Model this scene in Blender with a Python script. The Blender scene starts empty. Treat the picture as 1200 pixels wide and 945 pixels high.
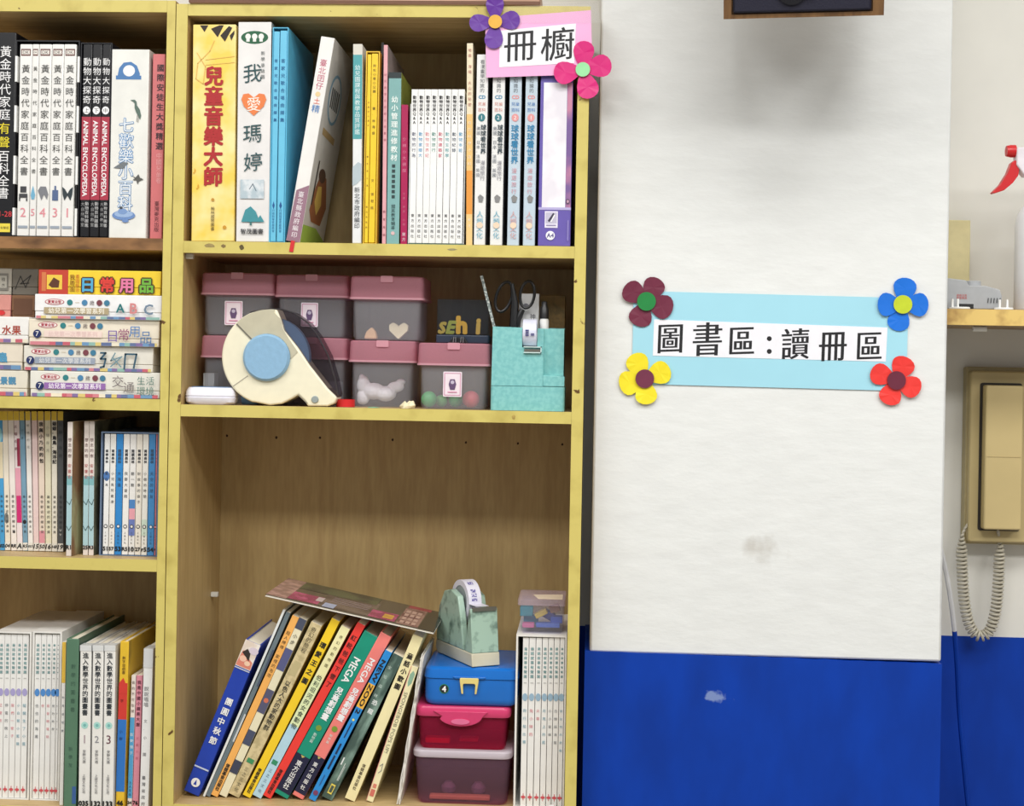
import bpy, math, random
from mathutils import Vector, Matrix
random.seed(7)
S = bpy.context.scene
C = S.collection

# ------------------------------------------------------------------ camera
F_PX, D, HZ = 1778.0, 2.40, 1.25          # focal length in px, distance to the bookcase front, lens height
CX, CY = 600.0, 430.0                     # principal point in the 1200 x 945 frame
YAW, ROLL = math.radians(2.9), math.radians(1.05)
FWD = Vector((-math.sin(YAW), math.cos(YAW), 0)); RGT = Vector((math.cos(YAW), math.sin(YAW), 0)); UP = Vector((0, 0, 1))
EYE = Vector((0, -D, HZ))
cam_d = bpy.data.cameras.new('camera'); cam = bpy.data.objects.new('camera', cam_d); C.objects.link(cam)
cx_ = math.cos(ROLL) * RGT + math.sin(ROLL) * UP
cy_ = -math.sin(ROLL) * RGT + math.cos(ROLL) * UP
cz_ = -FWD
cam.matrix_world = Matrix(((cx_.x, cy_.x, cz_.x, EYE.x), (cx_.y, cy_.y, cz_.y, EYE.y), (cx_.z, cy_.z, cz_.z, EYE.z), (0, 0, 0, 1)))
cam_d.sensor_fit = 'HORIZONTAL'; cam_d.sensor_width = 36; cam_d.lens = F_PX * 36 / 1200
cam_d.shift_y = -(472.5 - CY) / 1200; cam_d.clip_start = 0.02; cam_d.clip_end = 50
S.camera = cam

# ------------------------------------------------------------------ light
world = bpy.data.worlds.new('world'); S.world = world; world.use_nodes = True
world.node_tree.nodes['Background'].inputs[0].default_value = (0.95, 0.98, 1.0, 1)
world.node_tree.nodes['Background'].inputs[1].default_value = 0.23
def ceiling_lamp(x, y, power, sx=1.25, sy=0.6):
    l = bpy.data.lights.new('ceiling_lamp', 'AREA'); l.shape = 'RECTANGLE'; l.size = sx; l.size_y = sy; l.energy = power
    l.color = (1.0, 0.99, 0.975)
    o = bpy.data.objects.new('ceiling_lamp', l); o.location = (x, y, 2.95); C.objects.link(o)
for x in (-1.5, 0.35, 2.2):
    ceiling_lamp(x, -1.35, 18)
    ceiling_lamp(x, -2.6, 25)
S.view_settings.view_transform = 'Standard'; S.view_settings.look = 'None'; S.view_settings.gamma = 1
S.view_settings.use_curve_mapping = False
S.view_settings.exposure = 0.60

# ------------------------------------------------------------------ measuring: a pixel seen at depth y -> world x, z
def W(px, py, y=0.0):
    u = (px - CX) / F_PX; v = (py - CY) / F_PX
    a = u * math.cos(ROLL) + v * math.sin(ROLL); b = u * math.sin(ROLL) - v * math.cos(ROLL)
    d = FWD + a * RGT + b * UP
    t = (y + D) / d.y
    p = EYE + t * d
    return Vector((p.x, y, p.z))
def WX(px, py, y=0.0): return W(px, py, y).x
def WZ(px, py, y=0.0): return W(px, py, y).z
def SC(px, y=0.0): return (W(px + 1, 430, y) - W(px, 430, y)).x

# ------------------------------------------------------------------ materials
_m = {}
def lin(c): return tuple((x / 255 / 12.92) if x / 255 <= .04045 else ((x / 255 + .055) / 1.055) ** 2.4 for x in c)
def nd(nt, t, **k):
    n = nt.nodes.new(t)
    for a, b in k.items(): setattr(n, a, b)
    return n
def mat(c, rough=.5, var=.05, scale=60, metal=0, bump=0, stretch=None, c2=None, lo=.45, hi=.6, coat=0, detail=3):
    """procedural: noise varies the colour a little (or mixes towards c2 between lo and hi), bump for fine relief"""
    key = (tuple(c), rough, var, scale, metal, bump, stretch, c2, lo, hi, coat)
    if key in _m: return _m[key]
    m = bpy.data.materials.new('mat_%02x%02x%02x' % tuple(int(v) for v in c[:3])); m.use_nodes = True
    nt = m.node_tree; P = nt.nodes['Principled BSDF']; L = nt.links.new
    P.inputs['Roughness'].default_value = rough; P.inputs['Metallic'].default_value = metal
    if coat: P.inputs['Coat Weight'].default_value = coat; P.inputs['Coat Roughness'].default_value = .15
    tc = nd(nt, 'ShaderNodeTexCoord'); mp = nd(nt, 'ShaderNodeMapping')
    if stretch: mp.inputs['Scale'].default_value = stretch
    L(tc.outputs['Object'], mp.inputs[0])
    no = nd(nt, 'ShaderNodeTexNoise'); no.inputs['Scale'].default_value = scale; no.inputs['Detail'].default_value = detail
    L(mp.outputs[0], no.inputs['Vector'])
    r = nd(nt, 'ShaderNodeValToRGB'); a = lin(c)
    if c2:
        b = lin(c2); r.color_ramp.elements[0].position = lo; r.color_ramp.elements[1].position = hi
        r.color_ramp.elements[0].color = (*a, 1); r.color_ramp.elements[1].color = (*b, 1)
    else:
        r.color_ramp.elements[0].position = .3; r.color_ramp.elements[1].position = .7
        r.color_ramp.elements[0].color = (*[x * (1 - var) for x in a], 1); r.color_ramp.elements[1].color = (*[min(1, x * (1 + var)) for x in a], 1)
    L(no.outputs['Fac'], r.inputs[0]); L(r.outputs[0], P.inputs['Base Color'])
    if bump:
        bp = nd(nt, 'ShaderNodeBump'); bp.inputs['Strength'].default_value = bump; bp.inputs['Distance'].default_value = .002
        L(no.outputs['Fac'], bp.inputs['Height']); L(bp.outputs[0], P.inputs['Normal'])
    _m[key] = m
    return m
def clear(c, fac=.45, rough=.25, tint=None):
    """thin translucent plastic: part of the light passes straight through"""
    key = ('clear', tuple(c), fac, rough, tint)
    if key in _m: return _m[key]
    m = bpy.data.materials.new('plastic_%02x%02x%02x' % tuple(c)); m.use_nodes = True
    nt = m.node_tree; P = nt.nodes['Principled BSDF']; L = nt.links.new
    no = nd(nt, 'ShaderNodeTexNoise'); no.inputs['Scale'].default_value = 35
    r = nd(nt, 'ShaderNodeValToRGB'); a = lin(c)
    r.color_ramp.elements[0].color = (*[x * .93 for x in a], 1); r.color_ramp.elements[1].color = (*[min(1, x * 1.07) for x in a], 1)
    L(no.outputs['Fac'], r.inputs[0]); L(r.outputs[0], P.inputs['Base Color']); P.inputs['Roughness'].default_value = rough
    t = nd(nt, 'ShaderNodeBsdfTransparent'); t.inputs[0].default_value = (*lin(tint or (240, 240, 240)), 1)
    mx = nd(nt, 'ShaderNodeMixShader'); mx.inputs[0].default_value = fac
    L(t.outputs[0], mx.inputs[1]); L(P.outputs[0], mx.inputs[2]); L(mx.outputs[0], nt.nodes['Material Output'].inputs[0])
    _m[key] = m
    return m
def wood(name, a, b, scale=1.0, horizontal=False, rough=.5):
    m = bpy.data.materials.new(name); m.use_nodes = True; nt = m.node_tree; P = nt.nodes['Principled BSDF']; L = nt.links.new
    tc = nd(nt, 'ShaderNodeTexCoord'); mp = nd(nt, 'ShaderNodeMapping')
    mp.inputs['Scale'].default_value = (1, 1, .12) if not horizontal else (.12, 1, 1)
    L(tc.outputs['Object'], mp.inputs[0])
    n1 = nd(nt, 'ShaderNodeTexNoise'); n1.inputs['Scale'].default_value = 7 * scale; n1.inputs['Detail'].default_value = 2
    L(mp.outputs[0], n1.inputs['Vector'])
    sn = nd(nt, 'ShaderNodeMath', operation='MULTIPLY'); sn.inputs[1].default_value = 60; L(n1.outputs['Fac'], sn.inputs[0])
    si = nd(nt, 'ShaderNodeMath', operation='SINE'); L(sn.outputs[0], si.inputs[0])
    n2 = nd(nt, 'ShaderNodeTexNoise'); n2.inputs['Scale'].default_value = 160 * scale; n2.inputs['Detail'].default_value = 4
    L(mp.outputs[0], n2.inputs['Vector'])
    ma = nd(nt, 'ShaderNodeMath', operation='MULTIPLY_ADD'); ma.inputs[1].default_value = .13; L(si.outputs[0], ma.inputs[0]); L(n2.outputs['Fac'], ma.inputs[2])
    r = nd(nt, 'ShaderNodeValToRGB'); r.color_ramp.elements[0].position = .3; r.color_ramp.elements[1].position = .75
    r.color_ramp.elements[0].color = (*lin(b), 1); r.color_ramp.elements[1].color = (*lin(a), 1)
    L(ma.outputs[0], r.inputs[0]); L(r.outputs[0], P.inputs['Base Color']); P.inputs['Roughness'].default_value = rough
    return m
WOOD = wood('beech_laminate', (194, 166, 112), (178, 149, 97))
WOODH = wood('beech_laminate_flat', (196, 170, 122), (172, 144, 98), horizontal=True)
YEL = mat((209, 193, 107), .45, c2=(184, 166, 84), lo=.5, hi=.78, scale=22, bump=.1)
def chips(m, c, lo, hi, scale):
    """small worn chips scattered over a material"""
    nt = m.node_tree; P = nt.nodes['Principled BSDF']; src = P.inputs['Base Color'].links[0].from_socket
    n = nd(nt, 'ShaderNodeTexNoise'); n.inputs['Scale'].default_value = scale; n.inputs['Detail'].default_value = 6
    g = nd(nt, 'ShaderNodeNewGeometry'); nt.links.new(g.outputs['Position'], n.inputs['Vector'])
    r = nd(nt, 'ShaderNodeValToRGB'); r.color_ramp.elements[0].position = lo; r.color_ramp.elements[1].position = hi
    x = nd(nt, 'ShaderNodeMix', data_type='RGBA'); x.inputs[7].default_value = (*lin(c), 1)
    nt.links.new(n.outputs['Fac'], r.inputs[0]); nt.links.new(r.outputs[0], x.inputs[0]); nt.links.new(src, x.inputs[6]); nt.links.new(x.outputs[2], P.inputs['Base Color'])
chips(YEL, (96, 66, 30), .70, .72, 30)
RAW = mat((150, 108, 66), .7, c2=(92, 62, 34), lo=.42, hi=.62, scale=30, stretch=(.4, 1, 1))
WALLW = mat((224, 226, 224), .75, var=.025, scale=42, bump=.7, detail=6, stretch=(.45, 1, 1))
WALLC = mat((222, 220, 212), .85, var=.03, scale=10, bump=.5, detail=9)
BLUE = mat((0, 56, 158), .5, var=.12, scale=20, bump=.35, detail=8, stretch=(1, 1, .4))
chips(WALLW, (198, 196, 190), .70, .80, 9)
chips(BLUE, (120, 140, 190), .735, .76, 12)
BLUE.node_tree.nodes['Principled BSDF'].inputs['Specular IOR Level'].default_value = .25

# ------------------------------------------------------------------ meshes
def tag(o, label=None, cat=None, group=None, kind=None):
    if label: o['label'] = label
    if cat: o['category'] = cat
    if group: o['group'] = group
    if kind: o['kind'] = kind
    return o
def empty(name, loc, ry=0.0, rz=0.0):
    o = bpy.data.objects.new(name, None); o.empty_display_size = .03; o.location = loc; o.rotation_euler = (0, ry, rz); C.objects.link(o)
    return o
def world_loc(o):
    p = Vector((0, 0, 0))
    while o: p += o.location; o = o.parent
    return p
class MB:
    def __init__(s): s.v = []; s.f = []
    def add(s, vs, fs):
        k = len(s.v); s.v += [tuple(v) for v in vs]; s.f += [tuple(i + k for i in f) for f in fs]; return s
    def box(s, x0, x1, y0, y1, z0, z1):
        x0, x1 = min(x0, x1), max(x0, x1); y0, y1 = min(y0, y1), max(y0, y1); z0, z1 = min(z0, z1), max(z0, z1)
        return s.add([(x0, y0, z0), (x1, y0, z0), (x1, y1, z0), (x0, y1, z0), (x0, y0, z1), (x1, y0, z1), (x1, y1, z1), (x0, y1, z1)],
                     [(0, 3, 2, 1), (4, 5, 6, 7), (0, 1, 5, 4), (1, 2, 6, 5), (2, 3, 7, 6), (3, 0, 4, 7)])
    def prism(s, pts, y0, y1):
        """pts: (x, z) counter-clockwise seen from the front (-Y)"""
        n = len(pts)
        return s.add([(x, y0, z) for x, z in pts] + [(x, y1, z) for x, z in pts],
                     [tuple(range(n)), tuple(range(2 * n - 1, n - 1, -1))] + [(i, i + n, (i + 1) % n + n, (i + 1) % n) for i in range(n)])
    def loft(s, rings, caps=True):
        n = len(rings[0]); k = []
        for r in rings: k += r
        fs = [(j * n + i, j * n + (i + 1) % n, (j + 1) * n + (i + 1) % n, (j + 1) * n + i) for j in range(len(rings) - 1) for i in range(n)]
        if caps: fs += [tuple(range(n - 1, -1, -1)), tuple((len(rings) - 1) * n + i for i in range(n))]
        return s.add(k, fs)
    def tube(s, path, r, n=8, closed=False, ry=None):
        P = [Vector(p) for p in path]; rings = []; ref = None
        for i, p in enumerate(P):
            a = P[i - 1] if i or closed else P[0]; b = P[(i + 1) % len(P)] if i < len(P) - 1 or closed else P[-1]
            t = (b - a).normalized()
            if ref is None: ref = Vector((0, 0, 1)) if abs(t.z) < .9 else Vector((0, 1, 0))
            u = (ref - t * ref.dot(t)).normalized(); w = t.cross(u); ref = u
            rr = r[i] if isinstance(r, (list, tuple)) else r
            rings.append([p + rr * (math.cos(q) * u + math.sin(q) * w) for q in [2 * math.pi * j / n for j in range(n)]])
        if closed: rings.append(rings[0])
        return s.loft(rings, not closed)
    def lathe(s, prof, c, n=24, axis='Z'):
        """prof: (radius, height) from bottom to top"""
        rings = []
        for r, h in prof:
            ring = []
            for j in range(n):
                q = 2 * math.pi * j / n; a, b = r * math.cos(q), r * math.sin(q)
                ring.append(Vector(c) + (Vector((a, b, h)) if axis == 'Z' else Vector((a, h, -b)) if axis == 'Y' else Vector((h, a, b))))
            rings.append(ring)
        return s.loft(rings)
    def build(s, name, m, parent=None, smooth=False, bevel=0, seg=2, local=False, angle=40):
        me = bpy.data.meshes.new(name); off = Vector((0, 0, 0))
        if parent is not None and not local: off = world_loc(parent)
        if parent is None and not local:
            xs = [v[0] for v in s.v]; ys = [v[1] for v in s.v]; zs = [v[2] for v in s.v]
            off = Vector(((min(xs) + max(xs)) / 2, (min(ys) + max(ys)) / 2, min(zs)))
        me.from_pydata([(v[0] - off.x, v[1] - off.y, v[2] - off.z) for v in s.v], [], s.f); me.update()
        me.materials.append(m)
        o = bpy.data.objects.new(name, me); C.objects.link(o)
        if parent is not None: o.parent = parent
        elif not local: o.location = off
        if bevel:
            b = o.modifiers.new('bevel', 'BEVEL'); b.width = bevel; b.segments = seg; b.limit_method = 'ANGLE'; b.angle_limit = math.radians(35)
        if smooth or bevel:
            for p in me.polygons: p.use_smooth = True
            if hasattr(me, 'set_sharp_from_angle'): me.set_sharp_from_angle(angle=math.radians(angle))
        return o
def rpoly(pts, r, n=5):
    """round the corners of a polygon; r one radius or one per corner"""
    out = []; N = len(pts)
    for i in range(N):
        p = Vector(pts[i]); a = Vector(pts[i - 1]) - p; b = Vector(pts[(i + 1) % N]) - p
        rr = r[i] if isinstance(r, (list, tuple)) else r
        if rr <= 0: out.append(tuple(p)); continue
        an = a.angle(b); d = min(rr / math.tan(an / 2), a.length * .49, b.length * .49)
        A = p + a.normalized() * d; B = p + b.normalized() * d
        for k in range(n + 1):
            t = k / n; out.append(tuple((1 - t) ** 2 * A + 2 * t * (1 - t) * p + t * t * B))
    return out
def rrect(x0, x1, y0, y1, r, n=5): return rpoly([(x0, y0), (x1, y0), (x1, y1), (x0, y1)], r, n)
def bodyring(x0, x1, y0, y1, z, r, n=5): return [Vector((a, b, z)) for a, b in rrect(x0, x1, y0, y1, r, n)]

# ------------------------------------------------------------------ lettering
_g = {}
type_scene = bpy.data.scenes.new('typesetting')      # scratch scene, removed at the end
def glyph(body, bold=0.0):
    k = (body, bold)
    if k in _g: return _g[k]
    if bold > .004:                          # heavier strokes: the same shape struck again around its place
        v0, f0 = glyph(body); n = 8 if bold > .025 else 4; vs, fs = list(v0), list(f0)
        for j in range(n):
            q = 2 * math.pi * (j + .5) / n; m = len(vs)
            vs += [(a + bold * 1.2 * math.cos(q), b + bold * 1.2 * math.sin(q), j + 1) for a, b, _ in v0]; fs += [tuple(i + m for i in f) for f in f0]
        _g[k] = (vs, fs); return _g[k]
    if body == '童':                          # its outline does not fill, so it is set from its two halves
        (va, fa), (vb, fb) = glyph('立'), glyph('里'); n = len(va)
        _g[k] = ([(a, .47 + (b + .04) * .42, 0) for a, b, _ in va] + [(a, -.06 + (b + .05) * .62, 0) for a, b, _ in vb], fa + [tuple(i + n for i in f) for f in fb]); return _g[k]
    c = bpy.data.curves.new('lettering', 'FONT'); c.body = body; c.size = 1; c.resolution_u = 2
    o = bpy.data.objects.new('lettering', c); type_scene.collection.objects.link(o)
    vl = type_scene.view_layers[0]; vl.update()
    e = o.evaluated_get(vl.depsgraph); me = e.to_mesh()
    _g[k] = ([(v.co.x, v.co.y, 0) for v in me.vertices], [tuple(p.vertices) for p in me.polygons]); e.to_mesh_clear()
    bpy.data.objects.remove(o); bpy.data.curves.remove(c)
    return _g[k]
def put(mb, body, cx, cz, size, y, bold=0, sx=1, slant=0, turn=0, kai=0, sy=1):
    """one glyph (or word) centred on its em box at cx, cz on the plane y, facing -Y"""
    vs, fs = glyph(body, bold)
    if not vs: return
    if len(body) == 1 and ord(body) > 0x2000: mx, my = .5, .38
    else: mx = (min(v[0] for v in vs) + max(v[0] for v in vs)) / 2; my = (min(v[1] for v in vs) + max(v[1] for v in vs)) / 2
    out = []
    for a, b, l in vs:
        a, b = (a - mx) * size * sx, (b - my) * size * sy
        a += slant * b; b += kai * a
        if turn: a, b = (b, -a) if turn == 1 else (a * math.cos(turn) - b * math.sin(turn), a * math.sin(turn) + b * math.cos(turn))
        out.append((cx + a, y - 1.2e-5 * l, cz + b))
    mb.add(out, fs)
def strike(mb, body, cx, cz, size, y, wide=.016, **k):
    """brush-like lettering: upright strokes heavier than level ones"""
    for j, d in enumerate((-1, 0, 1)): put(mb, body, cx + d * wide * size, cz, size, y - 1.2e-5 * j, **k)
def extent(body, bold=0):
    vs, _ = glyph(body, bold); xs = [v[0] for v in vs]; ys = [v[1] for v in vs]
    return max(xs) - min(xs), max(ys) - min(ys)
def inkm(c): return mat(c, .55, var=.03, scale=80)
def decorate(root, w, h, els, um=lambda u: u, vm=lambda v: v, x0=0.0, z0=0.0, y0=0.0):
    """flat print on a face of width w and height h whose lower front corner is the root's origin"""
    X = lambda u: x0 + um(u) * w
    Z = lambda v: z0 + (1 - vm(v)) * h
    for i, e in enumerate(els):
        y = y0 - .00025 - .00012 * i; k = e[0]; mb = MB(); name = 'printed_patch'; o = e[-1] if isinstance(e[-1], dict) else {}
        if k == 't':
            _, txt, u, v0, v1, c = e[:6]; n = len(txt); cell = (Z(v0) - Z(v1)) / n; s = min(cell * o.get('f', .98), w * o.get('k', .8))
            for j, ch in enumerate(txt):
                if ch != ' ': put(mb, ch, X(u), Z(v0) - cell * (j + .5), s, y, o.get('b', .003), o.get('sx', 1), kai=o.get('kai', 0))
            name = 'title'
        elif k == 'h':
            _, txt, u0, u1, v, c = e[:6]; n = len(txt); name = 'title'
            if o.get('word'):
                ew, eh = extent(txt, o.get('b', .003)); s = min((X(u1) - X(u0)) / ew, o.get('mh', .017) / eh)
                put(mb, txt, (X(u0) + X(u1)) / 2, Z(v), s, y, o.get('b', .003), slant=o.get('slant', 0))
            else:
                cell = (X(u1) - X(u0)) / n
                for j, ch in enumerate(txt):
                    if ch != ' ': put(mb, ch, X(u0) + cell * (j + .5), Z(v), cell * o.get('f', .98), y, o.get('b', .003), o.get('sx', 1), kai=o.get('kai', 0))
        elif k == 'd':
            _, txt, u, v0, v1, c = e[:6]; b = o.get('b', .003); ew, eh = extent(txt, b); L = Z(v0) - Z(v1); s = L / ew
            sy = min(1, o.get('k', .75) * w / (eh * s)); vs, fs = glyph(txt, b)
            mx = (min(v[0] for v in vs) + max(v[0] for v in vs)) / 2; my = (min(v[1] for v in vs) + max(v[1] for v in vs)) / 2
            mb.add([(X(u) + (q - my) * s * sy, y - 1.2e-5 * l, (Z(v0) + Z(v1)) / 2 - (p - mx) * s) for p, q, l in vs], fs); name = 'title'
        elif k == 'r':
            _, u0, u1, v0, v1, c = e[:6]
            mb.add([(X(u0), y, Z(v1)), (X(u1), y, Z(v1)), (X(u1), y, Z(v0)), (X(u0), y, Z(v0))], [(0, 1, 2, 3)])
        elif k in 'ec':
            _, u, v, r1, r2, c = e[:6]; n = 20      # radii in metres
            mb.add([(X(u) + r1 * math.cos(2 * math.pi * j / n), y, Z(v) + r2 * math.sin(2 * math.pi * j / n)) for j in range(n)], [tuple(range(n))])
            name = 'printed_badge'
        elif k == 'p':
            _, pts, c = e[:3]
            mb.add([(X(u), y, Z(v)) for u, v in pts], [tuple(range(len(pts)))]); name = 'printed_motif'
        elif k == 's':                       # open line, width in metres
            _, pts, wd, c = e[:4]; q = [Vector((X(u), Z(v))) for u, v in pts]
            for a, b in zip(q, q[1:]):
                d = (b - a).normalized(); n_ = Vector((-d.y, d.x)) * wd / 2; a = a - d * wd / 3; b = b + d * wd / 3
                mb.add([(a.x - n_.x, y, a.y - n_.y), (b.x - n_.x, y, b.y - n_.y), (b.x + n_.x, y, b.y + n_.y), (a.x + n_.x, y, a.y + n_.y)], [(0, 1, 2, 3)])
            name = o.get('name', 'printed_line')
        if mb.v: mb.build(o.get('name', name), c if not isinstance(c, tuple) else inkm(c), root, local=True)

ORD = ['first', 'second', 'third', 'fourth', 'fifth', 'sixth', 'seventh', 'eighth', 'ninth', 'tenth']
PAPER = mat((226, 218, 198), .9, var=.08, scale=300, stretch=(6, 1, .2))
def book(label, bl, tl, wpx, yf, depth, col, els=(), shelf=0.0, group=None, side=None, name='book', cat='book', hard=True, rough=.35, base=None, cm=None, rz=0.0):
    """bl: px of the spine's lower corner; tl: px of the upper corner, or just its y for an upright book; wpx: thickness in px"""
    B = W(bl[0], bl[1], yf); sc = SC(bl[0], yf); w = wpx * sc
    if isinstance(tl, (tuple, list)):
        T = W(tl[0], tl[1], yf); yt = tl[1]; lean = math.atan2(T.x - B.x, T.z - shelf)
        bz = shelf + max(0, w * math.sin(lean)); lean = math.atan2(T.x - B.x, T.z - bz); bz = shelf + max(0, w * math.sin(lean)) + max(0, 0)
        h = math.hypot(T.x - B.x, T.z - bz)
    else:
        yt = tl; T = W(bl[0] + (bl[1] - yt) * .0183, yt, yf); lean = 0.0; bz = shelf; h = T.z - bz
    root = empty(name, (B.x, yf, bz + .0004), lean, rz); tag(root, label, cat, group)
    cmat = cm or mat(col, rough, var=.05, scale=30)
    t = min(.0022 if hard else .0007, w * .18); e = .003 if hard else 0.0
    c = MB().box(0, w, 0, t, 0, h).box(0, t, t, depth, 0, h)
    if side is None: c.box(w - t, w, t, depth, 0, h)
    c.build('cover', cmat, root, local=True, bevel=min(.0015, w * .12))
    if side is not None:
        MB().box(w - t, w, t, depth, 0, h).build('back_cover', side if not isinstance(side, tuple) else mat(side, .4, var=.1, scale=25), root, local=True)
    MB().box(t, w - t, t, depth - e, e, h - e).build('page_block', PAPER, root, local=True)
    yb = bl[1]
    decorate(root, w, h, els, vm=lambda v: (v - yt) / (yb - yt))
    return root, w, h
def slipcase(label, x0, x1, ybot, ytop, yf, depth, m, shelf, t=.002, group=None, name='slipcase', floor=True):
    a = WX(x0, ybot, yf); b = WX(x1, ybot, yf); z1 = WZ(x0 + (ybot - ytop) * .0183, ytop, yf); z0 = shelf + .0003
    root = empty(name, ((a + b) / 2, yf, z0)); tag(root, label, 'slipcase', group)
    MB().box(a, a + t, yf, yf + depth, z0, z1).box(b - t, b, yf, yf + depth, z0, z1).box(a + t, b - t, yf, yf + depth, z1 - t, z1) \
        .box(a + t, b - t, yf, yf + depth, z0, z0 + t * .5).box(a + t, b - t, yf + depth - t, yf + depth, z0 + t * .5, z1 - t).build('shell', m, root)
    return root, a, b, z0, z1

# ------------------------------------------------------------------ the setting
BACK = .30; PIL = .05
px0, px1 = WX(696, 480, PIL), WX(1108.5, 480, PIL)
zb = (WZ(690, 763, PIL) + WZ(1101, 778, PIL)) / 2
fl = MB().box(-3.2, 3.2, -5, BACK + .4, -.05, 0).build('floor', mat((150, 140, 125), .4, var=.08, scale=4), None); tag(fl, kind='structure')
w_ = MB().box(-3.2, 3.2, BACK, BACK + .1, zb, 3.1).build('wall_back', WALLC); tag(w_, kind='structure')
d_ = MB().box(-3.2, 3.2, BACK - .001, BACK + .1, 0, zb).build('painted_dado', BLUE, w_)
w_ = MB().box(px0, px1, PIL, BACK, zb, 3.1).build('wall_pillar', WALLW, bevel=.004); tag(w_, kind='structure')
# the blue paint meets the white along a slightly sloping line
zl, zr = WZ(690, 763, PIL), WZ(1101, 778, PIL)
n = 40; pts = [(px0 - .0075, 0), (px1 + .0004, 0)]
for i in range(n + 1):
    t = 1 - i / n; pts.append((px0 - .0075 + (px1 - px0 + .0079) * t, zl + (zr - zl) * t + random.uniform(-.0007, .0007)))
MB().prism(pts, PIL - .003, BACK).build('painted_dado', BLUE, w_)
cl = MB().box(-3.2, 3.2, -5, BACK + .1, 3.1, 3.15).build('ceiling', mat((235, 235, 230), .9)); tag(cl, kind='structure')

# shelf heights (top of each board at its front edge)
A0b = WZ(95, 14); A1 = WZ(95, 278.5); A2 = WZ(95, 466.5); A3 = WZ(95, 654.5); A4 = WZ(100, 948)
B0b = WZ(440, 20); B1 = WZ(440, 285.8); B2 = WZ(440, 478.8); B3 = WZ(440, 951)
TH = .0185; DEP = .285
def bookcase(label, xa, xb, t, tops, top_u, edges, holes=()):
    root = empty('bookcase', ((xa + xb) / 2, 0, 0)); tag(root, label, 'bookcase')
    H = top_u + .019
    for q in (0, 1):
        s0 = xa if q == 0 else xb - t
        p = MB().box(s0, s0 + t, .002, DEP, 0, H).build('side_panel', WOOD, root)
        e = MB().box(s0, s0 + t, -.0005, .0025, 0, H).build('edge_trim', YEL, root); e.parent = p; e.location = (0, 0, 0)
    for m_, z, nm in [(WOODH, H, 'top_panel')] + [(WOODH, z, 'shelf') for z in tops]:
        p = MB().box(xa + t, xb - t, .002, DEP - .004, z - TH, z).build(nm, m_, root)
        e = MB().box(xa + t + .0003, xb - t - .0003, -.0005, .0025, z - TH - .0002, z + .0002).build('edge_trim', edges.get(z, YEL), root); e.parent = p
    bp_ = MB().box(xa + t, xb - t, DEP - .004, DEP, .06, H).build('back_panel', WOOD, root)
    for hx, hy in holes:
        q = W(hx, hy, DEP - .004); MB().prism([(q.x + .0022 * math.cos(k) * random.uniform(.7, 1.2), q.z + .0026 * math.sin(k) * random.uniform(.7, 1.2)) for k in [2 * math.pi * i / 9 for i in range(9)]], DEP - .0043, DEP - .0038).build('screw_hole', mat((58, 36, 20), .8), root).parent = bp_
    MB().box(xa + t, xb - t, .03, .045, 0, .06).build('plinth', WOOD, root)
    return root
bxa, bxb = WX(198.3, 480), WX(683.5, 480); BT = WX(211.5, 480) - WX(198.3, 480)
bookcase('tall beech bookcase beside the white pillar, with pink paper sign on its corner', bxa, bxb, BT, [B1, B2, B3, .42], B0b, {}, [(266, 511), (324, 513), (375, 513), (460, 515.5), (546, 519), (607, 520), (659, 521)])
axb = bxa - .0015; axa = axb - .66
bookcase('beech bookcase cut off by the picture edge, one shelf edge bare brown', axa, axb, .0135, [A1, A2, A3, A4, .42], A0b, {A1: RAW})

# worn spots on the shelf edge and the loose shelf peg
bc = next(o for o in bpy.data.objects if o.get('label', '').startswith('tall beech'))
for px, py, rx, rz_, c in ((283, 290, .0042, .0042, (92, 78, 40)), (246, 288, .009, .0035, (150, 132, 80)), (262, 288.5, .004, .003, (120, 100, 60)), (530, 292.5, .008, .002, (150, 140, 100)), (602, 489, .003, .004, (176, 150, 76))):
    q = W(px, py); MB().prism([(q.x + rx * random.uniform(.7, 1.1) * math.cos(2 * math.pi * i / 11), q.z + rz_ * random.uniform(.7, 1.1) * math.sin(2 * math.pi * i / 11)) for i in range(11)], -.0008, -.0004).build('worn_spot', mat(c, .6, var=.2, scale=200), bc)
q = W(252, 697, .22); MB().box(bxa + BT, bxa + BT + .012, .217, .228, q.z - .004, q.z + .004).build('shelf_peg', mat((226, 224, 214), .5), bc, bevel=.001)
q = W(220, 302, .02); MB().box(bxa + BT, bxa + BT + .012, .012, .022, B1 - TH - .009, B1 - TH - .0003).build('shelf_peg', mat((206, 202, 190), .5), bc, bevel=.001)

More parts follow.
